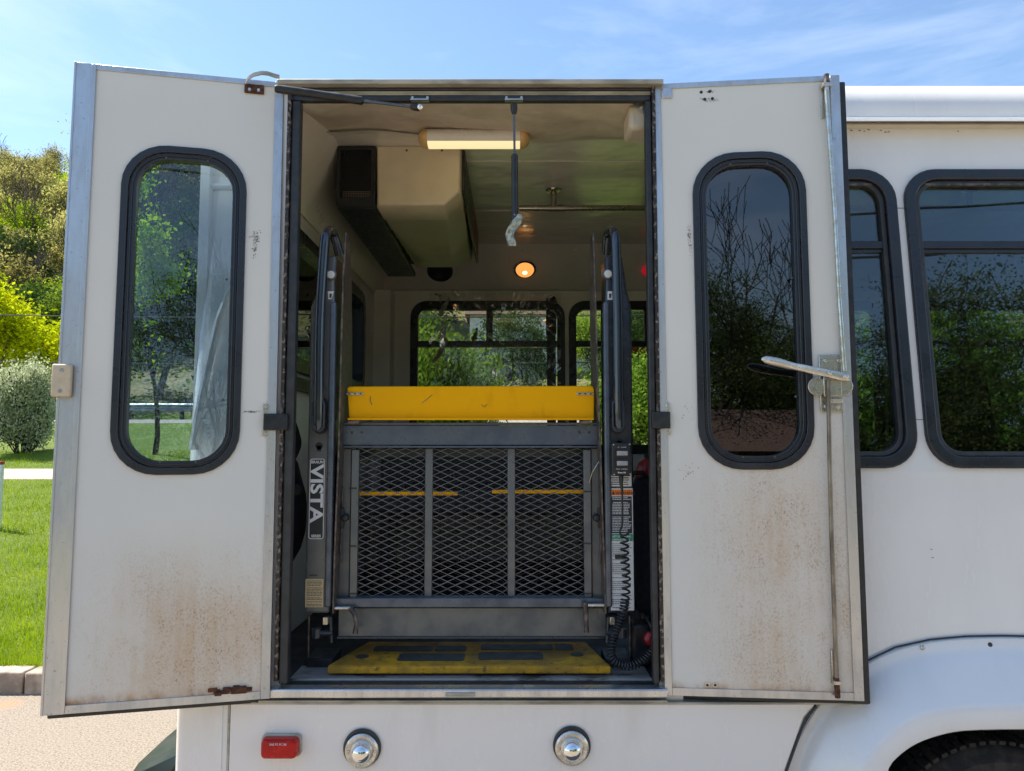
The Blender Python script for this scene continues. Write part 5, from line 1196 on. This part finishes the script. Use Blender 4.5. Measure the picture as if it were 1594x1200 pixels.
# seats
def seat(x, y, rz, label, back=0.62, grp='dark passenger seats inside the bus', z=FL):
    t_ = thing('passenger_seat', label, 'seat', (x, y, z), grp); 
    def T(mb):
        c, s_ = math.cos(rz), math.sin(rz); mb.v = [(x+a*c-b*s_, y+a*s_+b*c, z+d_) for a, b, d_ in mb.v]; return mb
    obj('cushion', T(MB().box(-0.22, 0.22, -0.22, 0.22, 0.36, 0.46)), M['fabric'], t_, bevel=0.03)
    obj('backrest', T(MB().hexa([(-0.22, 0.17, 0.44), (0.22, 0.17, 0.44), (0.22, 0.27, 0.44), (-0.22, 0.27, 0.44)], [(-0.2, 0.25, 0.44+back), (0.2, 0.25, 0.44+back), (0.2, 0.33, 0.44+back), (-0.2, 0.33, 0.44+back)])), M['fabric'], t_, bevel=0.03)
    obj('seat_frame', T(MB().tube([(-0.2, -0.2, 0.34), (0.2, -0.2, 0.34), (0.2, 0.2, 0.34), (-0.2, 0.2, 0.34), (-0.2, -0.2, 0.34)], 0.012, 8)), M['lift_dark'], t_)
    for a, b in ((-0.18, -0.18), (0.18, -0.18), (0.18, 0.18), (-0.18, 0.18)): obj('leg', T(MB().tube([(a, b, 0.0), (a, b, 0.34)], 0.012, 8)), M['lift_dark'], t_)
    return t_
for i, (x, lab) in enumerate(((1.95, 'dark seat by the far windows, first one behind the large right side window'), (2.8, 'dark seat by the far windows, second one behind the large right side window'))):
    seat(x, 4.15, math.pi/2, lab, 0.7, 'dark passenger seats along the far windows')
# seat back standing right beside the lift
x0_ = P(990, 850, 2.55).x
st = thing('folded_seat', 'dark upholstered folded seat standing close behind the right lift tower', 'seat', (x0_+0.06, 2.62, FL))
zt_, zb_ = ZZ(742, 2.52), ZZ(958, 2.52)
obj('backrest', MB().box(x0_, x0_+0.14, 2.52, 2.62, zb_, zt_), M['fabric'], st, bevel=0.025)
obj('cushion', MB().box(x0_, x0_+0.14, 2.63, 2.75, zb_+0.02, zt_-0.1), M['fabric'], st, bevel=0.025)
obj('seat_frame', MB().tube([(x0_+0.03, 2.6, FL), (x0_+0.03, 2.6, zb_+0.05)], 0.012, 8).tube([(x0_+0.11, 2.72, FL), (x0_+0.11, 2.72, zb_+0.05)], 0.012, 8), M['lift_dark'], st)
obj('headrest_bar', MB().tube([P(984, 742, 2.54), P(986, 736, 2.54), P(1000, 736, 2.54), P(1006, 742, 2.54)], 0.008, 8), M['black'], st)
# fire extinguisher
c = P(1011, 735, 2.7); fe = thing('fire_extinguisher', 'red fire extinguisher top showing above the folded seat', 'fire extinguisher', (c.x, 2.7, c.z-0.3))
obj('bottle', MB().lathe((c.x, 2.7, c.z-0.3), (0, 0, 1), [(0, 0.05), (0.01, 0.052), (0.30, 0.052), (0.335, 0.04), (0.35, 0.02)], 24), M['red_plastic'], fe)
obj('valve', MB().tube([(c.x, 2.7, c.z+0.045), (c.x, 2.7, c.z+0.065)], 0.018, 12), M['black'], fe)
obj('support_post', MB().tube([(c.x, 2.76, FL), (c.x, 2.76, c.z+0.02)], 0.012, 8), M['lift_dark'], fe)
# red handled tie down beside the cord
td = thing('tie_down', 'tie-down retractor with a red release knob in the lower right corner of the doorway', 'tie-down', P(1005, 1020, 2.42))
c = P(1011, 995, 2.36)
obj('knob', MB().lathe(c+Vector((0, 0.02, 0)), (0.2, -1, 0.1), [(0, 0.015), (0.012, 0.022), (0.028, 0.022), (0.036, 0.012)], 18), M['red_plastic'], td)
obj('retractor_body', MB().box(c.x-0.05, c.x+0.02, 2.39, 2.47, FL, c.z+0.04), M['black'], td, bevel=0.012)
obj('webbing', MB().tube(catmull([P(1000, 955, 2.42), P(1010, 968, 2.38), P(1017, 985, 2.36), P(1019, 1004, 2.35)]), 0.005, 6), M['dark_trim'], td)
# grey bench seen through the mesh
gb = thing('bench_seat', 'grey folded bench seat seen through the mesh of the lift', 'bench', (-0.1, 3.9, FL))
obj('cushion', MB().box(-0.75, 0.75, 3.75, 4.2, FL+0.34, FL+0.46), M['grey_fabric'], gb, bevel=0.03)
obj('backrest', MB().box(-0.75, 0.55, 4.22, 4.36, FL+0.40, FL+0.68), M['grey_fabric'], gb, bevel=0.03)
for a in (-0.65, 0.65): obj('leg', MB().box(a-0.02, a+0.02, 3.8, 4.1, FL, FL+0.34), M['lift_dark'], gb)
# belt strap in front of the far window
bs = thing('shoulder_belt', 'black shoulder belt with its anchor cap hanging over the far left window', 'seat belt', P(858, 700, 4.45))
yb = 4.50
a = P(851, 475, yb); b = P(866, 720, yb)
obj('webbing', MB().box(a.x, b.x, yb, yb+0.006, b.z, a.z), M['black'], bs)
obj('adjuster', MB().box(a.x-0.005, b.x+0.004, yb-0.012, yb+0.012, P(0, 520, yb).z, P(0, 480, yb).z), M['black'], bs, bevel=0.005)
c = P(858, 466, yb); obj('anchor_cap', MB().lathe(c+Vector((0, 0.03, -0.006)), (0, -1, 0), [(0, 0.034), (0.02, 0.033), (0.032, 0.022), (0.036, 0.006)], 20).box(c.x-0.035, c.x+0.035, yb-0.005, yb+0.02, c.z-0.035, c.z-0.012), M['black'], bs, bevel=0.004)
# wrinkled clear plastic
ps = MB(); nx, nz_ = 60, 50; vs_ = []
for j in range(nz_+1):
    for i in range(nx+1):
        px_ = 668+205*i/nx; py_ = 455+165*j/nz_
        q = P(px_, py_, 4.40); wv = noise.noise(Vector((i*.14, j*.05, 0)))*0.045+noise.noise(Vector((i*.32+j*.16, j*.1, 5)))*0.02+abs(noise.noise(Vector((i*.09-j*.12, j*.07, 9))))*0.03
        vs_.append((q.x, 4.40+wv, q.z))
ps.add(vs_, [(j*(nx+1)+i, j*(nx+1)+i+1, (j+1)*(nx+1)+i+1, (j+1)*(nx+1)+i) for j in range(nz_) for i in range(nx)])
pso = obj('plastic_sheet', ps, M['plastic'], recalc=False); tag(pso, 'clear wrinkled plastic sheet hanging in front of the far window', 'plastic sheet')

# ================================================================== OUTSIDE
def place_z(x, y): return tz(y, x)+(0.115 if 4.95 < y < 21.4 else 0)
M['bark'] = mat('grey_bark', (0.11, 0.085, 0.065), (0.05, 0.04, 0.03), 0.95, scale=14, stretch=(1, 1, 0.3), bmp=0.5, bscale=30)
M['bark_dark'] = mat('dark_bark', (0.05, 0.042, 0.036), (0.03, 0.026, 0.022), 0.95, scale=14)
M['leaf_bright'] = leafmat('bright_spring_leaves', (0.36, 0.50, 0.012), (0.20, 0.34, 0.014), 0.5)
M['leaf_yellow'] = leafmat('yellow_green_leaves', (0.72, 0.76, 0.012), (0.45, 0.56, 0.012), 0.5)
M['leaf_olive'] = leafmat('olive_buds', (0.46, 0.42, 0.14), (0.26, 0.26, 0.08), 0.5, 0.5)
M['leaf_mid'] = leafmat('mid_green_leaves', (0.26, 0.36, 0.04), (0.11, 0.18, 0.025), 0.45, 0.6)
M['leaf_dark'] = leafmat('dark_evergreen_needles', (0.07, 0.12, 0.03), (0.03, 0.06, 0.02), 0.3, 0.8)
M['leaf_mirror'] = leafmat('deep_green_leaves', (0.15, 0.20, 0.06), (0.05, 0.085, 0.03), 0.3, 0.35)
M['leaf_silver'] = leafmat('silvery_leaves', (0.55, 0.58, 0.40), (0.26, 0.31, 0.16), 0.4, 5)
M['leaf_hedge'] = leafmat('hedge_leaves', (0.20, 0.30, 0.035), (0.08, 0.15, 0.02), 0.4, 3)
M['leaf_red'] = leafmat('copper_leaves', (0.10, 0.03, 0.025), (0.06, 0.018, 0.018), 0.3, 2)
def leaves(mb, rs, centers, n, spread, size, flat=0.6):
    V, Fc_ = [], []
    for c in centers:
        for _ in range(n):
            p = Vector((rs.gauss(0, spread), rs.gauss(0, spread), rs.gauss(0, spread*flat)))+c
            a = Vector((rs.uniform(-1, 1), rs.uniform(-1, 1), rs.uniform(-1, 1))); a = a.normalized() if a.length > .01 else Vector((1, 0, 0))
            b = a.cross(Vector((rs.uniform(-1, 1), rs.uniform(-1, 1), rs.uniform(-1, 1)))); b = b.normalized() if b.length > .01 else a.orthogonal()
            s_ = size*rs.uniform(0.6, 1.3); k_ = len(V)
            V += [p-a*s_, p+b*s_*0.55, p+a*s_, p-b*s_*0.55]; Fc_.append((k_, k_+1, k_+2, k_+3))
    mb.add(V, Fc_)
def grow(rs, mb, p, d_, L, r_, lev, maxlev, tips, kids, up=0.15, wig=0.18, rmin=0.004, ang=(25, 55)):
    pts = [p]; rr_ = [r_]; n = 4 if lev < maxlev else 3; q = p; dd = d_.copy()
    for i in range(n):
        dd = (dd+Vector((rs.gauss(0, wig), rs.gauss(0, wig), rs.gauss(0, wig)+up*0.3))).normalized(); q = q+dd*L/n
        pts.append(q); rr_.append(max(rmin, r_*(1-0.5*(i+1)/n)))
    mb.tube(pts, rr_, 6 if lev < 2 else (4 if lev < 3 else 3), cap=False)
    if lev >= maxlev: tips += [pts[-1], pts[-2]]; return
    if lev >= maxlev-1: tips.append(pts[-1])
    for k_ in range(kids[lev]):
        t_ = rs.uniform(0.35, 1.0) if k_ else 1.0; i = min(n-1, int(t_*n)); base = pts[i].lerp(pts[i+1], t_*n-i) if i < n else pts[-1]
        if t_ >= 1: base = pts[-1]
        dn = (pts[min(i+1, n)]-pts[i]).normalized(); ax = dn.cross(Vector((rs.uniform(-1, 1), rs.uniform(-1, 1), rs.uniform(-1, 1)))); 
        ax = ax.normalized() if ax.length > .01 else dn.orthogonal()
        nd = Matrix.Rotation(rad(rs.uniform(*ang)*(0.6 if k_ == 0 else 1)), 3, ax) @ dn; nd = (nd+Vector((0, 0, up))).normalized()
        grow(rs, mb, base, nd, L*rs.uniform(0.55, 0.8), max(rmin, rr_[min(i+1, n)]*rs.uniform(0.55, 0.75)), lev+1, maxlev, tips, kids, up, wig, rmin, ang)
def mk_tree(name, seed, H, r_, kids, maxlev, nleaf, spread, lsize, m_leaf, m_bark, label, cat='tree', group=None, trunk=0.35, up=0.2, ang=(25, 55), stems=1, flat=0.7, rmin=0.006, trunkleaf=0):
    rs = random.Random(seed); t_ = thing(name, label, cat, (0, 0, 0), group); mb = MB(); tips = []
    for s_ in range(stems):
        a = 2*math.pi*s_/max(1, stems); d_ = Vector((math.cos(a)*0.25*(stems > 1), math.sin(a)*0.25*(stems > 1), 1)).normalized()
        grow(rs, mb, Vector((math.cos(a)*r_*(stems > 1), math.sin(a)*r_*(stems > 1), -0.15)), d_, H*trunk, r_, 0, maxlev, tips, kids, up, 0.09, rmin, ang)
    # normalise height
    zmax = max(t.z for t in tips); k_ = H/zmax; mb.v = [(a*k_, b*k_, c*k_) for a, b, c in mb.v]; tips = [t*k_ for t in tips]
    obj('trunk', mb, m_bark, t_, recalc=False)
    if nleaf:
        lb = MB(); leaves(lb, rs, tips, nleaf, spread, lsize, flat)
        if trunkleaf:
            cs = [Vector(rs.choice(mb.v)) for _ in range(trunkleaf)]; leaves(lb, rs, cs, 3, spread*0.35, lsize, flat)
        obj('crown', lb, m_leaf, t_, smooth=False, recalc=False)
    return t_
def clone(t_, loc, rz, s_, label, z=None):
    c = t_.copy(); col.objects.link(c); c.location = loc; c.rotation_euler = (0, 0, rz); c.scale = (s_, s_, s_*1.0); c['label'] = label
    for ch in list(t_.children):
        d_ = ch.copy(); col.objects.link(d_); d_.parent = c
    return c
def put(t_, x, y, rz=0, s_=1, dz=0): t_.location = (x, y, place_z(x, y)+dz); t_.rotation_euler = (0, 0, rz); t_.scale = (s_,)*3
def at_px(px_, py_base, y0=5, y1=60):
    Y = yof(py_base, y0, y1); return XX(px_, py_base, Y), Y

# grass blades near the lot
rs = random.Random(1); mb = MB(); V, Fg = [], []
for _ in range(150000):
    y = 5.0+ (rs.random()**1.7)*11; x = -0.15*y-rs.random()*(0.75*y+1.5)
    if 12.8 < y < 13.95: continue
    z = place_z(x, y); h = rs.uniform(0.025, 0.075)*(1.5 if rs.random() < 0.05 else 1); a = rs.uniform(0, math.pi*2); w2 = rs.uniform(0.002, 0.0042)*(1+y*0.06)*(0.7+0.6*noise.noise(Vector((x*1.5, y*1.5, 0)))); lx, ly = rs.gauss(0, 0.018), rs.gauss(0, 0.018)
    k_ = len(V); V += [(x-w2*math.cos(a), y-w2*math.sin(a), z-0.01), (x+w2*math.cos(a), y+w2*math.sin(a), z-0.01), (x+lx, y+ly, z+h)]; Fg.append((k_, k_+1, k_+2))
mb.add(V, Fg); g = obj('grass', mb, leafmat('grass_blades', (0.33, 0.44, 0.015), (0.20, 0.31, 0.012), 0.4, 2), smooth=False, recalc=False); struct(g, 'stuff'); g['label'] = 'short bright green grass blades on the lawn behind the kerb'; g['category'] = 'grass'
mb = MB(); V, Fg = [], []
for _ in range(2000):
    y = 5.2+(rs.random()**1.3)*8; x = -0.2*y-rs.random()*(0.6*y+1.0)
    if 12.8 < y < 13.95: continue
    z = place_z(x, y)+rs.uniform(0.05, 0.085); s_ = rs.uniform(0.006, 0.012); k_ = len(V); V += [(x-s_, y, z), (x, y-s_, z+s_*.5), (x+s_, y, z), (x, y+s_, z-s_*.5)]; Fg.append((k_, k_+1, k_+2, k_+3))
mb.add(V, Fg); g = obj('clover_flowers', mb, M['decal_white'], smooth=False, recalc=False); struct(g, 'stuff'); g['label'] = 'tiny white clover flowers scattered in the grass'; g['category'] = 'flowers'

# guard rail along the road
YR = 29.0
gr = thing('guard_rail', 'galvanised steel guard rail on posts along the far side of the road', 'guard rail', (0, YR, tz(YR)))
zrl = ZZ(632, YR)
prof = [(0, 0.16), (-0.04, 0.12), (-0.04, 0.07), (0, 0.02), (0, -0.02), (-0.04, -0.07), (-0.04, -0.12), (0, -0.16)]
zt_r = ZZ(628, YR)-0.16
mb = MB(); n = len(prof); mb.add([(-60, YR+a, zt_r+b) for a, b in prof]+[(60, YR+a, zt_r+b) for a, b in prof], [(i, i+1, n+i+1, n+i) for i in range(n-1)])
obj('rail', mb, mat('galvanised_steel', (0.34, 0.35, 0.37), (0.25, 0.25, 0.27), 0.5, metal=0.5, scale=3), gr, smooth=False).modifiers.new('s', 'SOLIDIFY').thickness = 0.005
for i in range(50):
    x = -49+2*i; obj('post', MB().box(x-0.06, x+0.06, YR+0.02, YR+0.18, tz(YR)-0.2, zt_r+0.14), M['bark'], gr)
# bush by the left edge
x, y = at_px(34, 713)
bsh = mk_tree('bush', 14, 2.05, 0.022, [6, 6, 5], 3, 20, 0.10, 0.032, M['leaf_silver'], M['bark_dark'], 'silvery green rounded bush on the lawn at the left edge', 'bush', trunk=0.24, up=0.34, ang=(10, 70), stems=8, flat=1.3, trunkleaf=260)
put(bsh, x, y, 0, 1, -0.22)
bsh.scale = (0.80, 0.80, 1.05)
# yellow-green tree behind it
yt = mk_tree('leafy_tree', 5, 6.2, 0.16, [6, 5, 5, 3], 4, 16, 0.30, 0.085, M['leaf_yellow'], M['bark'], 'bright yellow-green tree beyond the guard rail behind the silvery bush', trunk=0.30, up=0.08, ang=(25, 60), flat=0.6)
put(yt, XX(22, 600, 32), 32, 0.5, 1.0); yt.scale = (1.15, 1.15, 1.0)
# multi-stem young tree seen through the left door window
x, y = at_px(240, 716)
mt = mk_tree('young_tree', 27, 6.0, 0.075, [3, 3, 4, 3], 4, 9, 0.15, 0.055, M['leaf_bright'], M['bark_dark'], 'slender young tree with bright new leaves seen through the left door glass', trunk=0.42, up=0.5, ang=(10, 38), trunkleaf=140)
put(mt, x, y, 2.0, 1.0)
# hillside trees
kinds = [
    ('hillside_tree', 31, 9, 0.16, [5, 5, 4, 3], 4, 9, 0.40, 0.10, M['leaf_olive'], M['bark'], 'olive budding tree', 0.32, 0.22),
    ('hillside_tree', 32, 8, 0.16, [5, 5, 4, 3], 4, 15, 0.42, 0.11, M['leaf_mid'], M['bark_dark'], 'mid green leafy tree', 0.30, 0.12),
    ('hillside_tree', 33, 10, 0.17, [5, 4, 4, 4], 4, 0, 0.4, 0.1, M['leaf_olive'], M['bark'], 'bare grey branched tree', 0.35, 0.3),
    ('hillside_tree', 34, 7.5, 0.15, [6, 5, 4, 3], 4, 13, 0.42, 0.11, M['leaf_bright'], M['bark'], 'fresh green tree', 0.28, 0.12),
    ('hillside_tree', 35, 8, 0.15, [6, 5, 4, 3], 4, 15, 0.36, 0.12, M['leaf_dark'], M['bark_dark'], 'dark evergreen tree', 0.28, 0.05)]
protos = []
for (nm, sd, H, r_, kd, ml, nl, spd, ls, lm, bk, lab, tr_, up) in kinds:
    protos.append((mk_tree(nm, sd, H, r_, kd, ml, nl, spd, ls, lm, bk, lab, 'tree', 'trees on the wooded hillside', trunk=tr_, up=up, rmin=0.012), lab))
used = set()
ordw = ['first', 'second', 'third', 'fourth', 'fifth', 'sixth', 'seventh', 'eighth', 'ninth', 'tenth', 'eleventh', 'twelfth']
rs = random.Random(77)
def hill_tree(k_, x, y, s_, where):
    t_, lab = protos[k_]; z = tz(y, x)-0.2
    l2 = lab+' '+where
    if k_ not in used:
        used.add(k_); t_.location = (x, y, z); t_.rotation_euler = (0, 0, rs.uniform(0, 6)); t_.scale = (s_,)*3; t_['label'] = l2; return t_
    return clone(t_, (x, y, z), rs.uniform(0, 6), s_, l2)
# sector left of the left door, then behind its glass, then behind the bus windows
def row(y, px_list, ks, s0, wh):
    for i, (px_, k_) in enumerate(zip(px_list, ks)):
        x = (px_-797)/FPX*y*1.0; n_r = len(px_list)
        pos = 'leftmost' if i == 0 else ('rightmost' if i == n_r-1 else ordw[i]+' from left')
        hill_tree(k_, x, y+rs.uniform(-1.5, 1.5), s0*rs.uniform(0.85, 1.15), wh+', '+pos)
L_ = 'left of the open door'
row(39, [-60, 5, 60, 115], [4, 1, 4, 1], 0.74, 'at the hill foot '+L_)
row(46, [-20, 38, 90, 140], [0, 2, 3, 1], 0.85, 'on the lowest slope '+L_)
row(54, [-50, 0, 50, 100, 150], [2, 0, 4, 0, 2], 0.92, 'on the lower hillside '+L_)
row(63, [-30, 20, 68, 118], [0, 3, 2, 0], 1.0, 'halfway up the hill '+L_)
row(73, [-10, 32, 78, 125, 160], [2, 0, 1, 0, 2], 1.05, 'on the upper hillside '+L_)
row(84, [-35, 8, 48, 90, 132], [3, 0, 2, 3, 0], 1.12, 'high on the hillside '+L_)
row(97, [-12, 25, 62, 98, 140], [0, 2, 0, 1, 0], 1.15, 'near the hilltop '+L_)
row(114, [-30, 5, 38, 70, 102, 136], [2, 0, 3, 0, 2, 0], 1.1, 'on the hill crest '+L_)
row(40, [200, 262, 320], [2, 2, 4], 0.95, 'at the hill foot behind the left door glass')
row(52, [190, 250, 300, 350], [4, 2, 4, 2], 1.1, 'on the lower hillside behind the left door glass')
row(66, [180, 235, 290, 345], [4, 2, 4, 4], 1.2, 'on the upper hillside behind the left door glass')
row(90, [170, 230, 290, 350], [0, 4, 0, 4], 1.5, 'high on the hill behind the left door glass')
row(38, [560, 655, 775, 930, 1010, 1120], [1, 4, 4, 1, 4, 1], 0.62, 'at the foot of the hill behind the bus')
row(50, [500, 640, 745, 925, 965, 1060, 1250, 1400], [0, 4, 1, 0, 1, 0, 1, 4], 1.1, 'on the lower hillside behind the bus')
row(68, [420, 560, 720, 900, 1080, 1300, 1500], [0, 1, 0, 4, 0, 1, 0], 1.4, 'on the upper hillside behind the bus')
# distant wood that reads as a mass
mb = MB(); rsw = random.Random(12); cs = []
for _ in range(2600):
    y = rsw.uniform(95, 165); x = rsw.uniform(-150, 150); cs.append(Vector((x, y, tz(y, x)+rsw.uniform(0.3, 4.5))))
leaves(mb, rsw, cs, 9, 1.2, 0.55, 0.8)
g = obj('far_wood', mb, M['leaf_olive'], smooth=False, recalc=False); struct(g, 'stuff'); g['label'] = 'far olive green wood covering the top of the hill'; g['category'] = 'wood'
mb = MB(); cs = []
for _ in range(2600):
    y = rsw.uniform(37, 95); x = rsw.uniform(-90, 90); cs.append(Vector((x, y, tz(y, x)+rsw.uniform(0.1, 1.5))))
leaves(mb, rsw, cs, 9, 0.7, 0.22, 0.5)
g = obj('undergrowth', mb, M['leaf_mid'], smooth=False, recalc=False); struct(g, 'stuff'); g['label'] = 'low green undergrowth between the trees on the hillside'; g['category'] = 'undergrowth'
# hedges seen through the far windows of the bus
hd = mk_tree('hedge_shrub', 41, 2.45, 0.03, [6, 5, 5], 3, 22, 0.16, 0.05, M['leaf_hedge'], M['bark_dark'], 'dense green shrub on the lawn seen through the left part of the far window', 'shrub', 'green shrubs behind the bus', trunk=0.33, up=0.1, ang=(20, 60), stems=5, flat=0.9)
put(hd, XX(684, 600, 10.0), 10.0, 0, 1.0); hd.scale = (0.62, 0.62, 1.0)
for (px_, Y, s_, lab) in ((1001, 14.5, 0.92, 'green shrub seen through the far window beside the right door edge'), (600, 12.0, 1.2, 'green shrub behind the rear corner of the bus'), (1330, 12.5, 1.2, 'green shrub behind the bus seen through the half hidden side window'), (1480, 11.5, 1.3, 'green shrub behind the bus seen through the large side window')):
    x = XX(px_, 600, Y); clone(hd, (x, Y, place_z(x, Y)-0.1), Y, s_, lab)
# green utility box
x, y = at_px(985, 690)
ub = thing('utility_box', 'teal green utility box on a post behind the bus', 'utility box', (x, y, place_z(x, y)))
z = place_z(x, y); M['teal'] = mat('teal_paint', (0.02, 0.16, 0.14), (0.015, 0.11, 0.10), 0.45, scale=8)
obj('cabinet', MB().box(x-0.17, x+0.17, y, y+0.2, z+0.28, z+0.95), M['teal'], ub, bevel=0.01); obj('lid', MB().box(x-0.18, x+0.15, y-0.01, y+0.21, z+0.955, z+1.25), mat('pale_teal', (0.10, 0.26, 0.24), (0.08, 0.2, 0.19), 0.5, scale=8), ub, bevel=0.01); obj('post', MB().box(x-0.04, x+0.04, y+0.05, y+0.13, z, z+0.28), M['teal'], ub)
# small white clapboard house on the slope
hx, hy = XX(835, 560, 44), 44.0; hz = tz(hy, hx)-0.5
ho = thing('house', 'small white clapboard house among the trees behind the bus', 'house', (hx, hy, hz))
obj('wall', MB().box(hx-4, hx+4, hy, hy+6, hz, hz+4), mat('white_siding', (0.7, 0.7, 0.68), (0.6, 0.6, 0.58), 0.6, scale=3), ho)
obj('roof', MB().hexa([(hx-4.3, hy-0.3, hz+4), (hx+4.3, hy-0.3, hz+4), (hx+4.3, hy+6.3, hz+4), (hx-4.3, hy+6.3, hz+4)], [(hx-4.3, hy+2.9, hz+6), (hx+4.3, hy+2.9, hz+6), (hx+4.3, hy+3.1, hz+6), (hx-4.3, hy+3.1, hz+6)]), mat('brown_shingles', (0.12, 0.07, 0.055), (0.08, 0.05, 0.04), 0.9, scale=10), ho)
for dx in (-2.4, 0, 2.4): w_ = obj('window', MB().box(hx+dx-0.5, hx+dx+0.5, hy-0.04, hy-0.002, hz+1.6, hz+2.9), M['white'], ho); obj('pane', MB().box(hx+dx-0.42, hx+dx+0.42, hy-0.05, hy-0.042, hz+1.68, hz+2.82), M['glass_tint'], w_)
# marker post at the very left edge
q = P(0, 735, 9.0); x, y = q.x, 9.0; mp_ = thing('marker_post', 'white marker post with a red top cut by the left edge of the photo', 'post', (x-0.02, y, place_z(x, y)))
zz = ZZ(718, y); obj('shaft', MB().box(x-0.07, x+0.03, y-0.03, y+0.03, place_z(x, y), zz-0.04), M['decal_white'], mp_, bevel=0.004); obj('cap', MB().box(x-0.072, x+0.032, y-0.032, y+0.032, zz-0.039, zz), M['red_plastic'], mp_, bevel=0.004)
# power lines (one behind the road, seen through the left glass; others behind the camera, mirrored in the windows)
def wire(name, a, b, sag, r_, label, n=24):
    a, b = Vector(a), Vector(b); pts = [a.lerp(b, i/n)-Vector((0, 0, sag*4*(i/n)*(1-i/n))) for i in range(n+1)]
    o = obj(name, MB().tube(pts, r_, 5), M['rubber']); tag(o, label, 'cable', 'overhead cables'); return o
wire('overhead_cable', (-40, 20.3, 6.2), (10, 20.3, 5.3), 0.6, 0.018, 'upper dark cable crossing behind the young tree')
wire('overhead_cable', (-40, 20.3, 4.9), (10, 20.3, 4.0), 0.6, 0.018, 'lower dark cable crossing behind the young tree')
for i, z in enumerate((8.2, 9.3, 10.2)):
    wire('overhead_cable', (-30, -14, z), (40, -9, z+2.2), 1.2, 0.03, ('lowest', 'middle', 'highest')[i]+' of three cables mirrored in the side windows')
# trees behind the camera, mirrored in the glass
bt = mk_tree('bare_tree', 61, 12.5, 0.22, [4, 3, 3, 3, 2], 5, 0, 0, 0, M['leaf_mid'], M['bark_dark'], 'tall bare tree mirrored in the right door glass', trunk=0.33, up=0.22, rmin=0.014)
put(bt, 4.9, -24, 1.0)
clone(bt, (0.4, -24, 0), 2.6, 0.75, 'smaller bare tree mirrored in the right door glass')
dg = mk_tree('dark_tree', 62, 8.6, 0.2, [7, 6, 5, 4], 4, 34, 0.25, 0.040, M['leaf_mirror'], M['bark_dark'], 'dark green tree mirrored in the left half of the right door glass', group='dark trees across the lot behind the photographer', trunk=0.2, up=0.02, ang=(30, 75))
put(dg, 1.6, -19, 0, 1.0)
for i, (x, y, s_, lab) in enumerate(((4.8, -23, 0.85, 'dark tree mirrored in the right half of the right door glass'), (8.5, -20, 1.2, 'dark tree mirrored in the half hidden side window'), (12.5, -21, 1.35, 'dark tree mirrored at the left of the large side window'), (17, -20, 1.25, 'dark tree mirrored at the right of the large side window'), (-4, -22, 1.0, 'dark tree across the lot behind the photographer, left of centre'), (-10, -21, 1.0, 'dark tree across the lot far to the left'), (22, -22, 1.1, 'dark tree across the lot far to the right'))):
    clone(dg, (x, y, 0), i*1.3, s_, lab)
# brown shed behind the camera
sx, sy = 3.2, -15.5
sh = thing('shed', 'low brown shed mirrored at the bottom of the right door glass', 'shed', (sx, sy, 0))
obj('wall', MB().box(sx-2.4, sx+2.4, sy-3, sy, 0, 1.5), mat('brown_boards', (0.11, 0.07, 0.055), (0.075, 0.05, 0.04), 0.9, scale=6, stretch=(0.3, 1, 3)), sh)
obj('roof', MB().hexa([(sx-2.7, sy+0.3, 1.5), (sx+2.7, sy+0.3, 1.5), (sx+2.7, sy-3.3, 1.5), (sx-2.7, sy-3.3, 1.5)], [(sx-2.5, sy-1.4, 2.7), (sx+2.5, sy-1.4, 2.6), (sx+2.5, sy-1.6, 2.6), (sx-2.5, sy-1.6, 2.7)]), mat('shed_shingles', (0.13, 0.085, 0.07), (0.09, 0.06, 0.05), 0.9, scale=14, stretch=(1, 1, 5)), sh)
obj('door', MB().box(sx-0.1, sx+0.9, sy+0.002, sy+0.04, 0.05, 1.4), M['grey_fabric'], sh)
